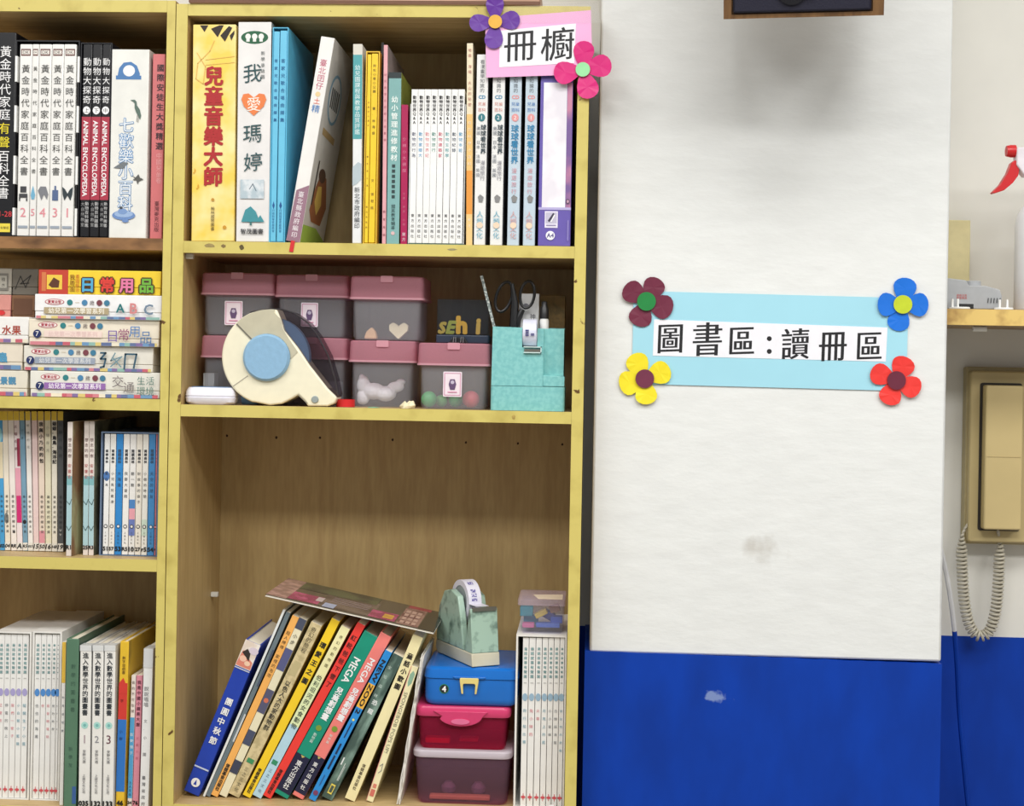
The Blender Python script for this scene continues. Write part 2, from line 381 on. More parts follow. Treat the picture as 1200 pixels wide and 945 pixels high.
# ================================================================== bookcase cut by the picture edge: top shelf
WHT = (236, 236, 233); BLK = (18, 18, 22); INK = (40, 40, 46)
g_ = .005
book('black spine with white and yellow characters, partly cut off by the picture edge', (-24, 274), 38, 38.5, g_, .22, BLK, [
    ('t', '黃金時代家庭', .70, 53, 140, (240, 240, 240), {'k': .36}), ('t', '有聲', .70, 141, 173, (232, 214, 40), {'k': .36}),
    ('t', '百科全書', .70, 174, 231, (240, 240, 240), {'k': .36}), ('h', '1-28', .6, .97, 248, (214, 60, 66), {'word': 1}),
    ('r', .6, .93, 259, 269, (228, 208, 70)), ('h', '有聲版', .63, .9, 264, (60, 50, 20))], A1)
r_, a_, b_, z0_, z1_ = slipcase('black and white chequered slipcase holding five white numbered encyclopedias', 14.5, 89.5, 276, 47, g_, .21, mat(BLK, .4), A1)
for q, xx in ((0, a_), (1, b_)):
    for j, (v0, v1) in enumerate([(66, 96), (124, 155), (183, 216), (244, 276)]):
        zt, zbm = WZ(50, v0, g_), WZ(50, v1, g_)
        mb = MB().box(xx - .0003 if q == 0 else b_ - .0032, a_ + .0032 if q == 0 else xx + .0003, g_ - .0006, g_ + .2, max(zbm, z0_ + .0002), zt)
        mb.build('white_square', mat(WHT, .5), r_)
names = [(19.6, 33.6, '2', 'chair'), (34.2, 41.6, '5', 'drop'), (42.2, 56.6, '4', 'elephant'), (57.2, 70.8, '3', 'bottle'), (71.4, 85.4, '1', 'butterfly')]
for x0, x1, num, ic in names:
    els = [('r', .1, .9, 57.5, 65.5, (96, 50, 44)), ('r', .17, .83, 59, 64, (226, 220, 212)), ('h', 'DK', .25, .75, 61.5, (70, 60, 58), {'word': 1}),
           ('t', '黃金時代家庭百科全書', .52, 74, 206, (72, 72, 70), {'k': .72, 'b': 0}), ('h', num, .2, .8, 247, (222, 140, 150), {'word': 1, 'b': 0, 'mh': .0145}) if num != '1' else ('h', '1', .4, .62, 247, (222, 140, 150), {'word': 1, 'b': 0, 'mh': .0145}),
           ('r', .1, .9, 262.5, 265.5, (150, 160, 172))]
    if ic == 'chair': els += [('r', .25, .75, 217, 224, (60, 60, 64)), ('r', .15, .85, 225.5, 230, (60, 60, 64)), ('r', .15, .25, 230, 234, (60, 60, 64)), ('r', .75, .85, 230, 234, (60, 60, 64))]
    if ic == 'drop': els += [('p', [(.5, 216), (.85, 227), (.7, 232), (.3, 232), (.15, 227)], (110, 170, 200))]
    if ic == 'elephant': els += [('p', [(.1, 222), (.3, 217), (.75, 217), (.95, 226), (.85, 232), (.6, 226), (.4, 233), (.25, 227)], (120, 122, 128))]
    if ic == 'bottle': els += [('r', .25, .75, 221, 233, (80, 100, 140)), ('r', .43, .57, 216, 221, (80, 100, 140))]
    if ic == 'butterfly': els += [('p', [(.05, 217), (.3, 220), (.5, 225), (.7, 220), (.95, 217), (.9, 226), (.75, 233), (.5, 227), (.25, 233), (.1, 226)], (40, 52, 58))]
    book('white encyclopedia with a small %s picture on its spine in the chequered slipcase' % ic, (x0, 274.5), 52, x1 - x0, g_ + .001, .2, (232, 231, 227), els, z0_ + .001, 'numbered encyclopedias')
r_, a_, b_, z0_, z1_ = slipcase('plain black slipcase around the three animal encyclopedias', 90.8, 127.6, 276.5, 50, g_, .21, mat((22, 22, 28), .35), A1, t=.0016)
for i, (x0, x1, ch) in enumerate([(93.5, 104.3, '上'), (104.9, 115.6, '下'), (116.2, 126, '中')]):
    s = SC(100)
    book('black and crimson animal encyclopedia, %s' % ['next to the chequered slipcase', 'middle one of the three', 'next to the white binder'][i], (x0, 276), 52, x1 - x0, g_ + .001, .2, BLK, [
        ('r', 0, 1, 136.5, 233, (168, 48, 68)), ('t', '動物大探奇', .5, 67, 122, (238, 238, 238), {'k': .92}), ('c', .5, 129, 4.2 * s, 4.6 * s, (240, 240, 240)),
        ('t', ch, .5, 125, 133, (20, 20, 20), {'k': .6}), ('d', 'ANIMAL ENCYCLOPEDIA', .45, 141, 229, (245, 240, 240), {'k': .62, 'b': .02}),
        ('t', '動物百科圖鑑', .72, 235, 265, (200, 200, 200), {'k': .42}), ('t', '大自然教室', .28, 235, 265, (150, 150, 150), {'k': .42})], z0_ + .001, 'animal encyclopedias')
s = SC(150)
BC = (86, 136, 186)
bk, w, h = book('thick white binder with blue outlined characters, a heron and a blue saucer', (127.3, 277.5), 58, 43.5, g_, .23, (228, 228, 222), [
    ('p', [(.16, 90), (.2, 80), (.32, 73.5), (.52, 72.5), (.68, 77), (.76, 86), (.76, 90)], (74, 122, 176)), ('r', .12, .8, 88.5, 93, (74, 122, 176)),
    ('c', .47, 83, 7 * s, 6.5 * s, (232, 234, 234)),
    ('t', '七歡樂小百科', .43, 137, 246, BC, {'k': .52, 'b': .034}), ('t', '七歡樂小百科', .43, 137, 246, (226, 230, 232), {'k': .52, 'b': .004}),
    ('p', [(.52, 117), (.64, 116.5), (.69, 119), (.7, 123), (.78, 128), (.82, 135), (.79, 140), (.75, 136), (.68, 131), (.64, 126), (.64, 121), (.6, 119)], (86, 108, 98)), ('s', [(.72, 134), (.7, 142)], .0007, (90, 90, 80)), ('s', [(.75, 135), (.74, 143)], .0007, (90, 90, 80)),
    ('p', [(.1, 196), (.34, 189), (.5, 190), (.36, 197)], (110, 116, 120)), ('p', [(.6, 204), (.7, 207), (.78, 203), (.82, 207), (.92, 209), (.8, 211), (.76, 215), (.72, 210), (.62, 210), (.68, 208)], (84, 84, 80)),
    ('e', .4, 251, 13.5 * s, 5.6 * s, (104, 136, 188)), ('e', .4, 249.5, 11 * s, 3.8 * s, (150, 176, 212)), ('e', .37, 246.5, 5.5 * s, 3.4 * s, (120, 150, 196)), ('c', .33, 242.5, 1.8 * s, 1.6 * s, (60, 64, 70)), ('e', .45, 257.5, 4 * s, 1.8 * s, (104, 136, 188))], A1, cat='binder', name='binder', side=(220, 220, 214))
book('salmon pink hardback with dark characters beside the white binder', (175.3, 278), 63.5, 14.2, g_ + .006, .22, (203, 112, 114), [
    ('t', '國際安徒生大獎精選', .66, 74, 176, (60, 34, 40), {'k': .62, 'b': .025}), ('t', '中國兒童卷', .66, 178, 214, (226, 160, 160), {'k': .55}),
    ('t', '臺灣麥克出版', .55, 234, 270, (96, 44, 50), {'k': .45})], A1)

# ------------------------------------------------------------------ flat game boxes, second shelf
def flat_box(label, x0, x1, yt, yb, z, yf, depth, col, els=(), cat='box', name='game_box', h=None, rot=0, right=None, group='learning game boxes', dark=None):
    a, b = WX(x0, yb, yf), WX(x1, yb, yf); h = h or (WZ((x0 + x1) / 2, yt, yf) - WZ((x0 + x1) / 2, yb, yf))
    root = empty(name, (a, yf, z + .0003), 0); tag(root, label, cat, group); w = b - a
    MB().box(0, w, 0, depth, 0, h * .30).build('tray', mat(col, .55, var=.04), root, local=True, bevel=.0012)
    MB().box(-.0008, w + .0008, -.0008, depth + .0008, h * .30, h).build('lid', mat(col, .55, var=.04), root, local=True, bevel=.0015)
    decorate(root, w, h, els, um=lambda u: (u - x0) / (x1 - x0), vm=lambda v: (v - yt) / (yb - yt), y0=-.001)
    root.rotation_euler.z = rot
    return z + .0003 + h
s = SC(100)
PAL = [(206, 128, 138), (216, 196, 122), (128, 108, 158), (108, 148, 186), (230, 222, 200), (96, 112, 152), (196, 96, 110), (140, 180, 170)]
def stripe(x0, x1, y0, y1, k):
    rnd = random.Random(k); out = []; x = x0
    while x < x1:
        d = rnd.uniform(5, 9); out.append(('r', x, min(x + d, x1), y0, y1, rnd.choice(PAL))); x += d
    return out
def learn(x0, yt, band, bandtxt, num, ys, ks, fade=1):
    """the oval, the row of coloured dots, the series band and the round number"""
    e = [('e', x0 + 14, yt + 6.5, 11.5 * s, 3.6 * s, (182, 90, 98)), ('e', x0 + 14, yt + 6.5, 10.5 * s, 2.8 * s, (236, 226, 222)), ('h', '寶寶益智', x0 + 6, x0 + 22, yt + 6.5, (176, 70, 84), {'b': .02})]
    for j, c in enumerate([(44, 124, 128), (196, 180, 150), (70, 130, 172), (110, 100, 100), (120, 60, 70), (60, 120, 150)]):
        x = x0 + 32 + 8.7 * j
        e += [('c', x, yt + 7, 3.4 * s, 3.4 * s, c)] if j in (0, 2, 5, 4) else [('h', '一' if j == 1 else '歲', x - 3, x + 3, yt + 7, c)]
    e += [('r', x0 + band[0], x0 + band[1], yt + 13, yt + 20.5, bandtxt[0]), ('h', '幼兒第一次學習系列', x0 + band[0] + 5, x0 + band[1] - 5, yt + 16.8, bandtxt[1], {'b': .02})]
    if num: e += [('c', x0 + num[0], yt + 17, 4.8 * s, 4.8 * s, (24, 40, 92)), ('h', '7', x0 + num[0] - 1.8, x0 + num[0] + 1.8, yt + 17, (240, 240, 240), {'word': 1})]
    return e + stripe(ys[0] + 2, ys[1] - 1, ks[0], ks[1], int(x0 * 7 + yt))
g2 = .012
z = A2
z = flat_box('bottom white game box with grey traffic characters and rainbow stripe', 35.5, 187, 434.5, 465, z, g2, .2, (226, 224, 214),
    learn(45, 435, (7, 79), ((146, 104, 170), (236, 228, 240)), (2, 0), (36, 187), (460.5, 464.5)) + [
    ('t', '交', 139, 438, 453, (120, 110, 110), {'k': .11}), ('t', '通', 152, 445, 459, (120, 110, 110), {'k': .11}), ('h', '生活', 161, 182, 444, (84, 120, 110)), ('h', '環境', 161, 182, 456, (84, 120, 110))])
z = flat_box('white game box with blue phonetic letters below the daily goods box', 28, 179, 404.5, 434, z, g2 + .003, .2, (224, 220, 208),
    learn(34, 405, (7, 78), ((150, 160, 176), (210, 212, 214)), (2, 0), (28, 179), (430, 433.5)) + [
    ('s', [(119, 412), (125, 412), (119, 419), (125, 419), (123, 428), (119, 429)], .003, (50, 86, 106)), ('s', [(136, 412), (131, 421), (144, 416)], .002, (110, 140, 150)), ('s', [(134, 418), (143, 428)], .002, (110, 140, 150)), ('s', [(143, 417), (131, 428)], .002, (110, 140, 150)),
    ('s', [(147, 430), (148, 413), (161, 413), (158, 429)], .003, (50, 86, 106))])
z = flat_box('white game box with blue and purple daily goods characters', 34, 186, 373.5, 404.5, z, g2, .2, (232, 222, 202),
    learn(42, 374, (10, 78), ((236, 214, 204), (226, 196, 190)), (2, 0), (34, 186), (400, 404)) + [
    ('t', '日', 133, 384, 400, (112, 90, 160), {'k': .1}), ('t', '常', 146, 383, 398, (140, 70, 110), {'k': .1}), ('t', '用', 159, 379, 394, (70, 120, 180), {'k': .1}), ('t', '品', 172, 385, 401, (70, 110, 160), {'k': .1})])
z = flat_box('white game box with the letters ABC under the yellow box', 41, 189, 344.5, 373.5, z, g2 - .003, .2, (236, 236, 236),
    learn(50, 347, (2, 78), ((176, 160, 126), (236, 230, 214)), None, (41, 189), (370, 373)) + [
    ('h', 'A', 137, 147, 360, (20, 110, 112), {'word': 1, 'b': .02}), ('h', 'B', 152, 163, 360, (206, 130, 130), {'word': 1, 'b': .02}), ('h', 'C', 169, 181, 361, (110, 130, 150), {'word': 1, 'b': .02})])
z = flat_box('red and yellow game box with multicoloured characters topping the game boxes', 45.5, 188, 316, 344.5, z, g2, .2, (238, 204, 50), [
    ('r', 45.5, 80, 316, 344.5, (190, 62, 44)), ('r', 49, 54, 319, 341, (206, 120, 70)), ('r', 55, 73, 322, 339, (232, 196, 70)), ('p', [(57, 334), (63, 325), (70, 329), (69, 337), (61, 337)], (90, 50, 30)),
    ('t', '我周圍', 85, 321, 342, (120, 60, 20), {'k': .05}), ('t', '看圖學習', 91, 321, 342, (200, 110, 40), {'k': .04})] + sum([[('h', ch, x - 9, x + 9, 333, (70, 36, 26), {'b': .1}), ('h', ch, x - 9, x + 9, 333, c, {'b': .03})]
    for ch, x, c in (('日', 103, (80, 170, 210)), ('常', 126, (214, 60, 50)), ('用', 149, (222, 120, 160)), ('品', 172, (110, 176, 60)))], []))
# the neighbouring pile, cut off by the picture edge
zq = A2
zq = flat_box('lowest game box at the picture edge with blue scenery characters', -40, 31.5, 435, 465, zq, g2 + .004, .2, (222, 216, 200),
    [('h', '景觀', 0, 19, 447, (80, 140, 176), {'b': .03})] + stripe(-38, 31, 460, 464.5, 11), group='game boxes at the picture edge')
zq = flat_box('middle game box at the picture edge with a blue insect character', -40, 25.5, 403.5, 435, zq, g2 + .004, .2, (224, 214, 196),
    [('h', '蟲', -3, 9, 420, (80, 150, 186), {'b': .03})] + stripe(-38, 25, 429, 434, 12), group='game boxes at the picture edge')
zq = flat_box('white game box at the picture edge with red fruit characters', -40, 33, 372, 403, zq, g2 + .002, .2, (234, 232, 228),
    [('h', '水果', 2, 25, 387.5, (168, 66, 50), {'b': .02})] + stripe(-38, 33, 398, 402, 13), group='game boxes at the picture edge')
zk = flat_box('pink card box at the picture edge above the fruit box', -26, 12, 345, 371, zq, .05, .15, (206, 140, 130), [('c', 2, 366, .006, .004, (196, 40, 44))], group='small card boxes')
flat_box('grey card box with a printed panel at the picture edge', -26, 13, 314, 345, zk, .05, .15, (168, 162, 150), [('r', -3, 10, 320, 340, (120, 116, 108)), ('r', -1, 8, 323, 337, (176, 172, 160)), ('t', '積木', 4, 324, 337, (70, 66, 60), {'k': .12})], group='small card boxes')
zk = flat_box('brown card box behind the white ABC box', 14, 40, 345, 371, zq, .05, .15, (120, 84, 56), [('r', 16, 38, 349, 368, (96, 62, 40))], group='small card boxes')
flat_box('dark grey card box with a scribbled line behind the yellow box', 14.5, 44, 314, 345, zk, .05, .15, (104, 98, 88), [('s', [(18, 338), (24, 323), (30, 336), (36, 322), (24, 332), (34, 331)], .0015, (44, 40, 36))], group='small card boxes')

# ------------------------------------------------------------------ thin picture books, third shelf
g3 = .07
Y0 = (226, 196, 60)
tb = [  # bottom x0, x1, top x0, colour, motif
    ('sky blue picture book with cream middle at the picture edge', 0.2, 5.5, -2.6, (74, 156, 206), [('r', 0, 1, 518, 560, (228, 214, 180)), ('c', .4, 510, .004, .012, (150, 205, 214))]),
    ('cream picture book with a tiny line drawing, second from the picture edge', 6.2, 12.2, 2.6, (232, 222, 204), [('c', .4, 606, .0035, .009, (120, 120, 116))]),
    ('plain ivory picture book before the maroon titled one', 13.3, 19.8, 9, (236, 228, 220), [('c', .6, 622, .002, .002, (40, 36, 36))]),
    ('white picture book with maroon and magenta blocks on its spine', 20.4, 26.6, 16, (236, 222, 222), [('r', .45, 1, 514, 546, (150, 40, 72)), ('r', 0, 1, 548, 580, (226, 158, 176)), ('r', .1, 1, 580, 611, (206, 40, 112)), ('t', '太陽石頭', .3, 496, 530, (120, 50, 60), {'k': .6})]),
    ('greyish blue picture book with a black dot', 27.2, 32.6, 22.8, (120, 158, 180), [('c', .5, 610, .003, .0035, (20, 20, 30)), ('t', '小步', .5, 500, 518, (50, 80, 100), {'k': .6})]),
    ('white picture book next to the greyish blue one', 33.2, 38.8, 29.6, (236, 232, 226), [('t', '野地的花', .5, 495, 528, (150, 150, 140), {'k': .6})]),
    ('pale pink picture book without a title', 39.6, 45.6, 37, (232, 206, 202), []),
    ('pink based cream picture book with bold black title', 46.4, 52.8, 44.4, (232, 214, 196), [('t', '我與小乃奶的包', .55, 494, 543, (52, 44, 40), {'k': .8, 'b': .03}), ('r', 0, 1, 620, 636, (222, 150, 160))]),
    ('cream picture book with a faint grey title', 53.6, 60.2, 52.4, (230, 224, 196), [('t', '小貓與月', .5, 497, 532, (160, 156, 140), {'k': .6})]),
    ('white picture book with bold black dotted title', 61, 67, 60.4, (236, 230, 214), [('t', '爺爺‧鳥鳥‧海洋記', .55, 494, 543, (40, 36, 36), {'k': .85, 'b': .03})]),
    ('dark grey picture book, darkest of the thin row', 67.8, 74.2, 67.6, (82, 84, 86), [('t', '安靜的夜晚', .5, 493, 538, (50, 52, 54), {'k': .7}), ('t', 'VV', .5, 617, 626, (226, 226, 220), {'k': .7})])]
marks = ['02', '04', 'RR', 'A', 'R5', '053', '15', '50', '16', 'H8', '19']
for i, (lb, x0, x1, xt, c, els) in enumerate(tb):
    e = [('r', 0, 1, 482.5, 493, Y0)] + els
    if i not in (3, 6): e += [('t', '最受歡迎的繪本獎', .55, 578, 624, (60, 56, 56) if i != 10 else (50, 52, 54), {'k': .55})]
    if i not in (0, 2): e += [('r', 0, 1, 634, 643, (226, 222, 212))]
    e += [('h', marks[i], .02, .98, 638, (24, 24, 26), {'word': 1, 'b': .03, 'slant': .2})]
    book(lb, (x0, 643.5), (xt, 483.5), x1 - x0, g3, .185, c, e, A3, 'thin picture books', hard=False)
TREE = mat((136, 104, 76), .5, c2=(178, 182, 140), lo=.42, hi=.6, scale=22, stretch=(1, 1, .5))
def treebook(label, x0, x1, xt, yt, yb, yf, mk, side, rz=0.0):
    book(label, (x0, yb), (xt, yt), x1 - x0, yf, .23, (222, 212, 204), [('r', 0, 1, 556, 634, (168, 200, 206)), ('r', 0, 1, 556, 566, (124, 176, 180)),
        ('t', '想念的樹', .5, 512, 536, (110, 80, 80), {'k': .75}), ('t', '安書宏', .5, 541, 560, (180, 90, 90), {'k': .75}), ('s', [(0, 584), (.6, 588), (1, 582)], .001, (70, 96, 96)), ('s', [(0, 612), (.5, 617), (1, 612)], .001, (70, 96, 96)),
        ('h', mk, 0, 1, 636, (30, 34, 34), {'word': 1, 'b': .03})], A3, 'tree picture books', side=side, hard=False, rz=rz)
treebook('tree picture book beside the dark grey one, its painted cover showing', 77.5, 83.6, 79.2, 495, 646, .02, 'R1', TREE, -.06)
treebook('tree picture book between two copies of the same title', 97.2, 103, 98.8, 494, 645, .035, '25', TREE)
treebook('tree picture book next to the blue picture book case', 103.8, 109.6, 105, 494, 645, .035, 'R3', mat((96, 96, 78), .5, c2=(140, 140, 116), scale=25))
r_, a_, b_, z0_, z1_ = slipcase('dull blue open case around the blue and white picture books', 116.2, 184.2, 644, 506, .04, .2, mat((104, 124, 152), .5), A3, t=.0022)
cs = [('white picture book with a blue painted blot, first in the blue case', 120.4, 126.4, (232, 232, 230), [('e', .5, 556, .005, .008, (76, 120, 180))]),
      ('plain white picture book, second in the blue case', 127.3, 133.6, (232, 230, 224), []),
      ('bright blue picture book between plain white ones', 134.4, 141.9, (52, 136, 204), []),
      ('white picture book right after the bright blue one', 142.7, 149.7, (236, 234, 230), []),
      ('white picture book with blue and pink watercolour', 150.5, 157.3, (230, 228, 224), [('r', 0, 1, 582, 592, (76, 130, 190)), ('r', 0, 1, 592, 604, (226, 160, 170)), ('r', 0, 1, 604, 622, (104, 120, 180))]),
      ('ivory picture book, sixth in the blue case', 158, 164.6, (230, 224, 212), []),
      ('white picture book with a pale green foot', 165.4, 171.8, (232, 230, 222), [('r', 0, 1, 604, 622, (200, 216, 200))]),
      ('mid blue picture book near the yellow post', 172.6, 180, (70, 138, 196), []),
      ('pink picture book half hidden by the yellow post', 180.8, 182.1, (212, 130, 140), [])]
for i, (lb, x0, x1, c, els) in enumerate(cs):
    dk = (50, 80, 110) if c[0] < 80 else (64, 66, 70)
    book(lb, (x0, 643.5), 509, x1 - x0, .042, .19, c, els + [('t', '閱讀森林', .5, 526, 542, dk, {'k': .55, 'b': .03}), ('t', ['藍的海', '小河馬阿曼達', '大海邊', '我要大冒險', '聽一聽', '說故事的孩子', '小樹的時間', '天空的朋友', '花花'][i], .5, 550, 550 + 6.3 * [3, 6, 3, 5, 3, 6, 5, 5, 2][i], dk, {'k': .6}),
        ('c', .5, 612, .0032, .0032, dk), ('c', .5, 612, .0019, .0019, c if c[0] > 80 else (235, 235, 235)), ('t', '上誼文化', .5, 617, 632, dk, {'k': .35}), ('h', ['51', '57', '53', 'R5', '10', '27', 'r5', '54', '5'][i], .05, .95, 637, (24, 24, 26), {'word': 1, 'b': .03})], z0_ + .0012, 'picture books in the blue case', hard=False)

# ------------------------------------------------------------------ lowest visible shelf
g4 = .035
def white_set(label, cx0, cx1, ct, cb, xs, col_badge, texts, shelf, yf, redx, who):
    r, a, b, z0, z1 = slipcase(label, cx0, cx1, cb, ct, yf, .215, mat((232, 230, 224), .5), shelf, t=.0028, group='white story slipcases')
    for i, ((x0, x1), t) in enumerate(zip(xs, texts)):
        k = ct + 5
        els = [('t', '●' * 7, .5, ct + 14, ct + 51, (176, 208, 204), {'k': .5, 'f': .9}), ('t', '童話故事有聲園', .5, ct + 14, ct + 51, (84, 124, 128), {'k': .62}),
               ('r', .25, .75, ct + 55, ct + 56.2, (196, 196, 192)),
               ('e', .5, ct + 72, .0042, .0062, col_badge), ('t', t[0], .5, ct + 83, ct + 83 + 9 * len(t[0]), t[1], {'k': .62, 'f': .85}),
               ('e', .5, ct + 186.5, .0036, .0022, (206, 84, 92)), ('s', [(.5, ct + 182.5), (.5, ct + 190)], .001, (206, 84, 92))]
        book('%s, %s from the left' % (who, ORD[i]) if len(xs) > 1 else who, (x0, cb - 1), ct + 4, x1 - x0, yf + .003, .2, (236, 235, 231), els, z0 + .0014, who, hard=False)
PKT, TLT, GRT = (214, 130, 140), (110, 160, 176), (120, 124, 128)
white_set('white slipcase cut off by the picture edge holding thin story books', -8.6, 33.6, 740, 937.5, [(-4.6, 2), (2.5, 9.2), (9.7, 16.2), (16.7, 22.9), (23.4, 30.2)], (168, 160, 206),
    [('紅磨坊', PKT), ('停電的晚上', GRT), ('我們一家子', PKT), ('小白鷺小藍龍', TLT), ('龍龍生了小蛋', TLT)], A4, g4, 0, 'thin white story book in the slipcase at the picture edge')
white_set('white slipcase next to the green book holding thin story books', 34.8, 69, 740, 937.5, [(38, 44.8), (45.4, 51), (51.6, 57.4), (58, 63.2), (63.8, 66.3)], (80, 140, 206),
    [('也也的海灘', GRT), ('夜', PKT), ('我發明電話', PKT), ('我的新家', GRT), ('是誰在唱', GRT), ('花兒', GRT)], A4, g4, 0, 'thin white story book in the slipcase beside the green book')
SLV = clear((216, 222, 222), .35, .15)
book('thin book with yellow head and white foot before the green book', (69.6, 941), (73.2, 753), 4.2, .012, .2, (232, 230, 224), [('r', 0, 1, 753, 800, (226, 186, 70)), ('t', '你見過怪獸', .5, 812, 860, (90, 96, 110), {'k': .7})], A4, hard=False)
book('dull green thick book in a plastic sleeve', (74.2, 944), (78, 749), 14.5, .004, .24, (86, 122, 98), [('t', '數學的圖畫書', .6, 776, 836, (62, 96, 78), {'k': .4}), ('t', '新學友', .5, 872, 900, (66, 100, 84), {'k': .35}), ('r', .7, 1, 920, 940, (54, 92, 150))], A4, side=(60, 92, 72))
for i, (x0, x1, t0) in enumerate([(91.6, 104.4, 757), (106.4, 118.6, 757), (120, 132.6, 757)]):
    root, w, h = book('white mathematics picture book, %s' % ['numbered one, beside the green book', 'numbered two, between its two companions', 'numbered three, beside the yellow, red and blue hardback'][i], (x0, 944), (x0 + 2.6, t0), x1 - x0, .004, .235, (232, 230, 224), [
        ('t', '進入數學世界的圖畫書', .5, 765, 838, (44, 50, 56), {'k': .62, 'b': .02}), ('c', .5, 849, .0056, .0056, (166, 214, 204)), ('c', .5, 849, .0025, .0025, (120, 180, 176)),
        ('h', str(i + 1), .3, .7, 865, (140, 140, 146) if i < 2 else (110, 70, 80), {'word': 1, 'b': 0}) if i else ('h', '1', .42, .6, 865, (170, 150, 156), {'word': 1, 'b': 0, 'mh': .013}), ('t', '安野光雅', .5, 877, 893, (90, 90, 94), {'k': .4}), ('t', '上誼文化公司', .5, 905, 928, (90, 90, 94), {'k': .4}),
        ('h', ['035', '132', '133'][i], .05, .95, 939, (20, 20, 22), {'word': 1, 'b': .04})], A4, 'mathematics picture books', side=(206, 206, 204))
    MB().box(-.0004, w + .0004, -.0006, .02, h - .009, h + .0006).build('plastic_cap', clear((240, 242, 242), .6, .1), root, local=True)
book('yellow, red and blue hardback beside the mathematics books', (135.4, 943), (141, 752), 10, .012, .23, (226, 186, 50), [('r', 0, 1, 800, 842, (206, 56, 46)), ('r', 0, 1, 842, 925, (40, 112, 190)), ('p', [(0, 800), (.5, 794), (1, 806), (1, 812), (0, 812)], (206, 56, 46)),
    ('t', '數字遊戲書', .5, 769, 790, (90, 60, 20), {'k': .5}), ('t', '字', .4, 815, 826, (100, 20, 20), {'k': .4}), ('t', '小樹', .4, 852, 868, (20, 50, 110), {'k': .4}), ('h', '46', .1, .9, 938, (20, 20, 22), {'word': 1, 'b': .04})], A4, side=mat((206, 168, 44), .4, c2=(120, 96, 40), scale=9))
book('thin white and light blue book before the pink one', (149.4, 941), (154.2, 792), 5, .02, .22, (230, 222, 214), [('r', 0, 1, 840, 932, (80, 160, 206)), ('t', '我的不可怕朋', .5, 797, 836, (90, 70, 70), {'k': .75}), ('t', '歡樂種子', .5, 856, 884, (220, 236, 240), {'k': .8}), ('t', '上人文化', .5, 912, 930, (30, 60, 90), {'k': .7}), ('h', '34', .05, .95, 937, (20, 20, 22), {'word': 1, 'b': .04})], A4, hard=False)
book('thin rose pink book beside the white taped book', (155.2, 941), (160.2, 792), 6.6, .02, .22, (216, 140, 156), [('t', '我是中國小蘋果大園', .5, 797, 851, (100, 40, 60), {'k': .7, 'b': .02}), ('t', '文圖小樹', .5, 860, 890, (190, 100, 120), {'k': .5}), ('h', '76', .05, .95, 937, (20, 20, 22), {'word': 1, 'b': .04})], A4, hard=False)
root, w, h = book('white book with taped spine leaning against the yellow post', (163.4, 941), (169, 761), 10.4, .012, .22, (230, 230, 228), [('t', '說說唱唱', .4, 803, 827, (70, 70, 76), {'k': .55}), ('t', '文‧小‧園', .4, 838, 885, (90, 90, 96), {'k': .4}), ('t', '臺灣省政府', .4, 903, 940, (90, 90, 96), {'k': .45})], A4, hard=False)
MB().box(-.0005, w + .0005, -.0008, .03, h - .03, h + .0008).build('plastic_cap', clear((236, 238, 238), .55, .1), root, local=True)

# ================================================================== tall bookcase, top shelf
g1 = .004
s = SC(300)
MUSIC = mat((240, 206, 88), .4, c2=(244, 226, 160), lo=.4, hi=.62, scale=16)
RED = (170, 30, 34)
book('thick yellow music book with bold red characters and piano keys', (224.2, 280), (226.3, 29), 50, g1, .23, (236, 208, 110), [
    ('p', [(.16, 30), (.36, 30), (.27, 38)], (40, 26, 16)), ('p', [(.42, 34), (.62, 30), (.72, 30), (.58, 44)], (40, 26, 16)), ('p', [(.64, 42), (.84, 31), (.92, 33), (.75, 49)], (40, 26, 16)), ('p', [(.86, 42), (.97, 36), (.97, 40), (.9, 48)], (40, 26, 16)),
    ('s', [(.1, 62), (.3, 78), (.25, 98), (.08, 92), (.12, 74), (.4, 60), (.5, 48)], .0012, (222, 180, 90)), ('s', [(.3, 70), (.98, 66)], .0008, (222, 186, 100)), ('s', [(.3, 76), (.98, 73)], .0008, (222, 186, 100)),
    ('t', '兒童音樂大師', .5, 77, 217, RED, {'k': .5, 'b': .035}), ('t', '♪', .12, 192, 204, (216, 160, 40), {'k': .2}), ('t', '♪', .2, 210, 222, (216, 160, 40), {'k': .2}), ('c', .78, 264, .003, .003, (200, 146, 40)),
    ('t', '翰林國際圖書', .5, 240, 268, (60, 44, 24), {'k': .13}), ('c', .5, 232, .0025, .0025, (190, 140, 50))], B1, cm=MUSIC, hard=True)
GRN = (30, 92, 60); DT = (34, 74, 78)
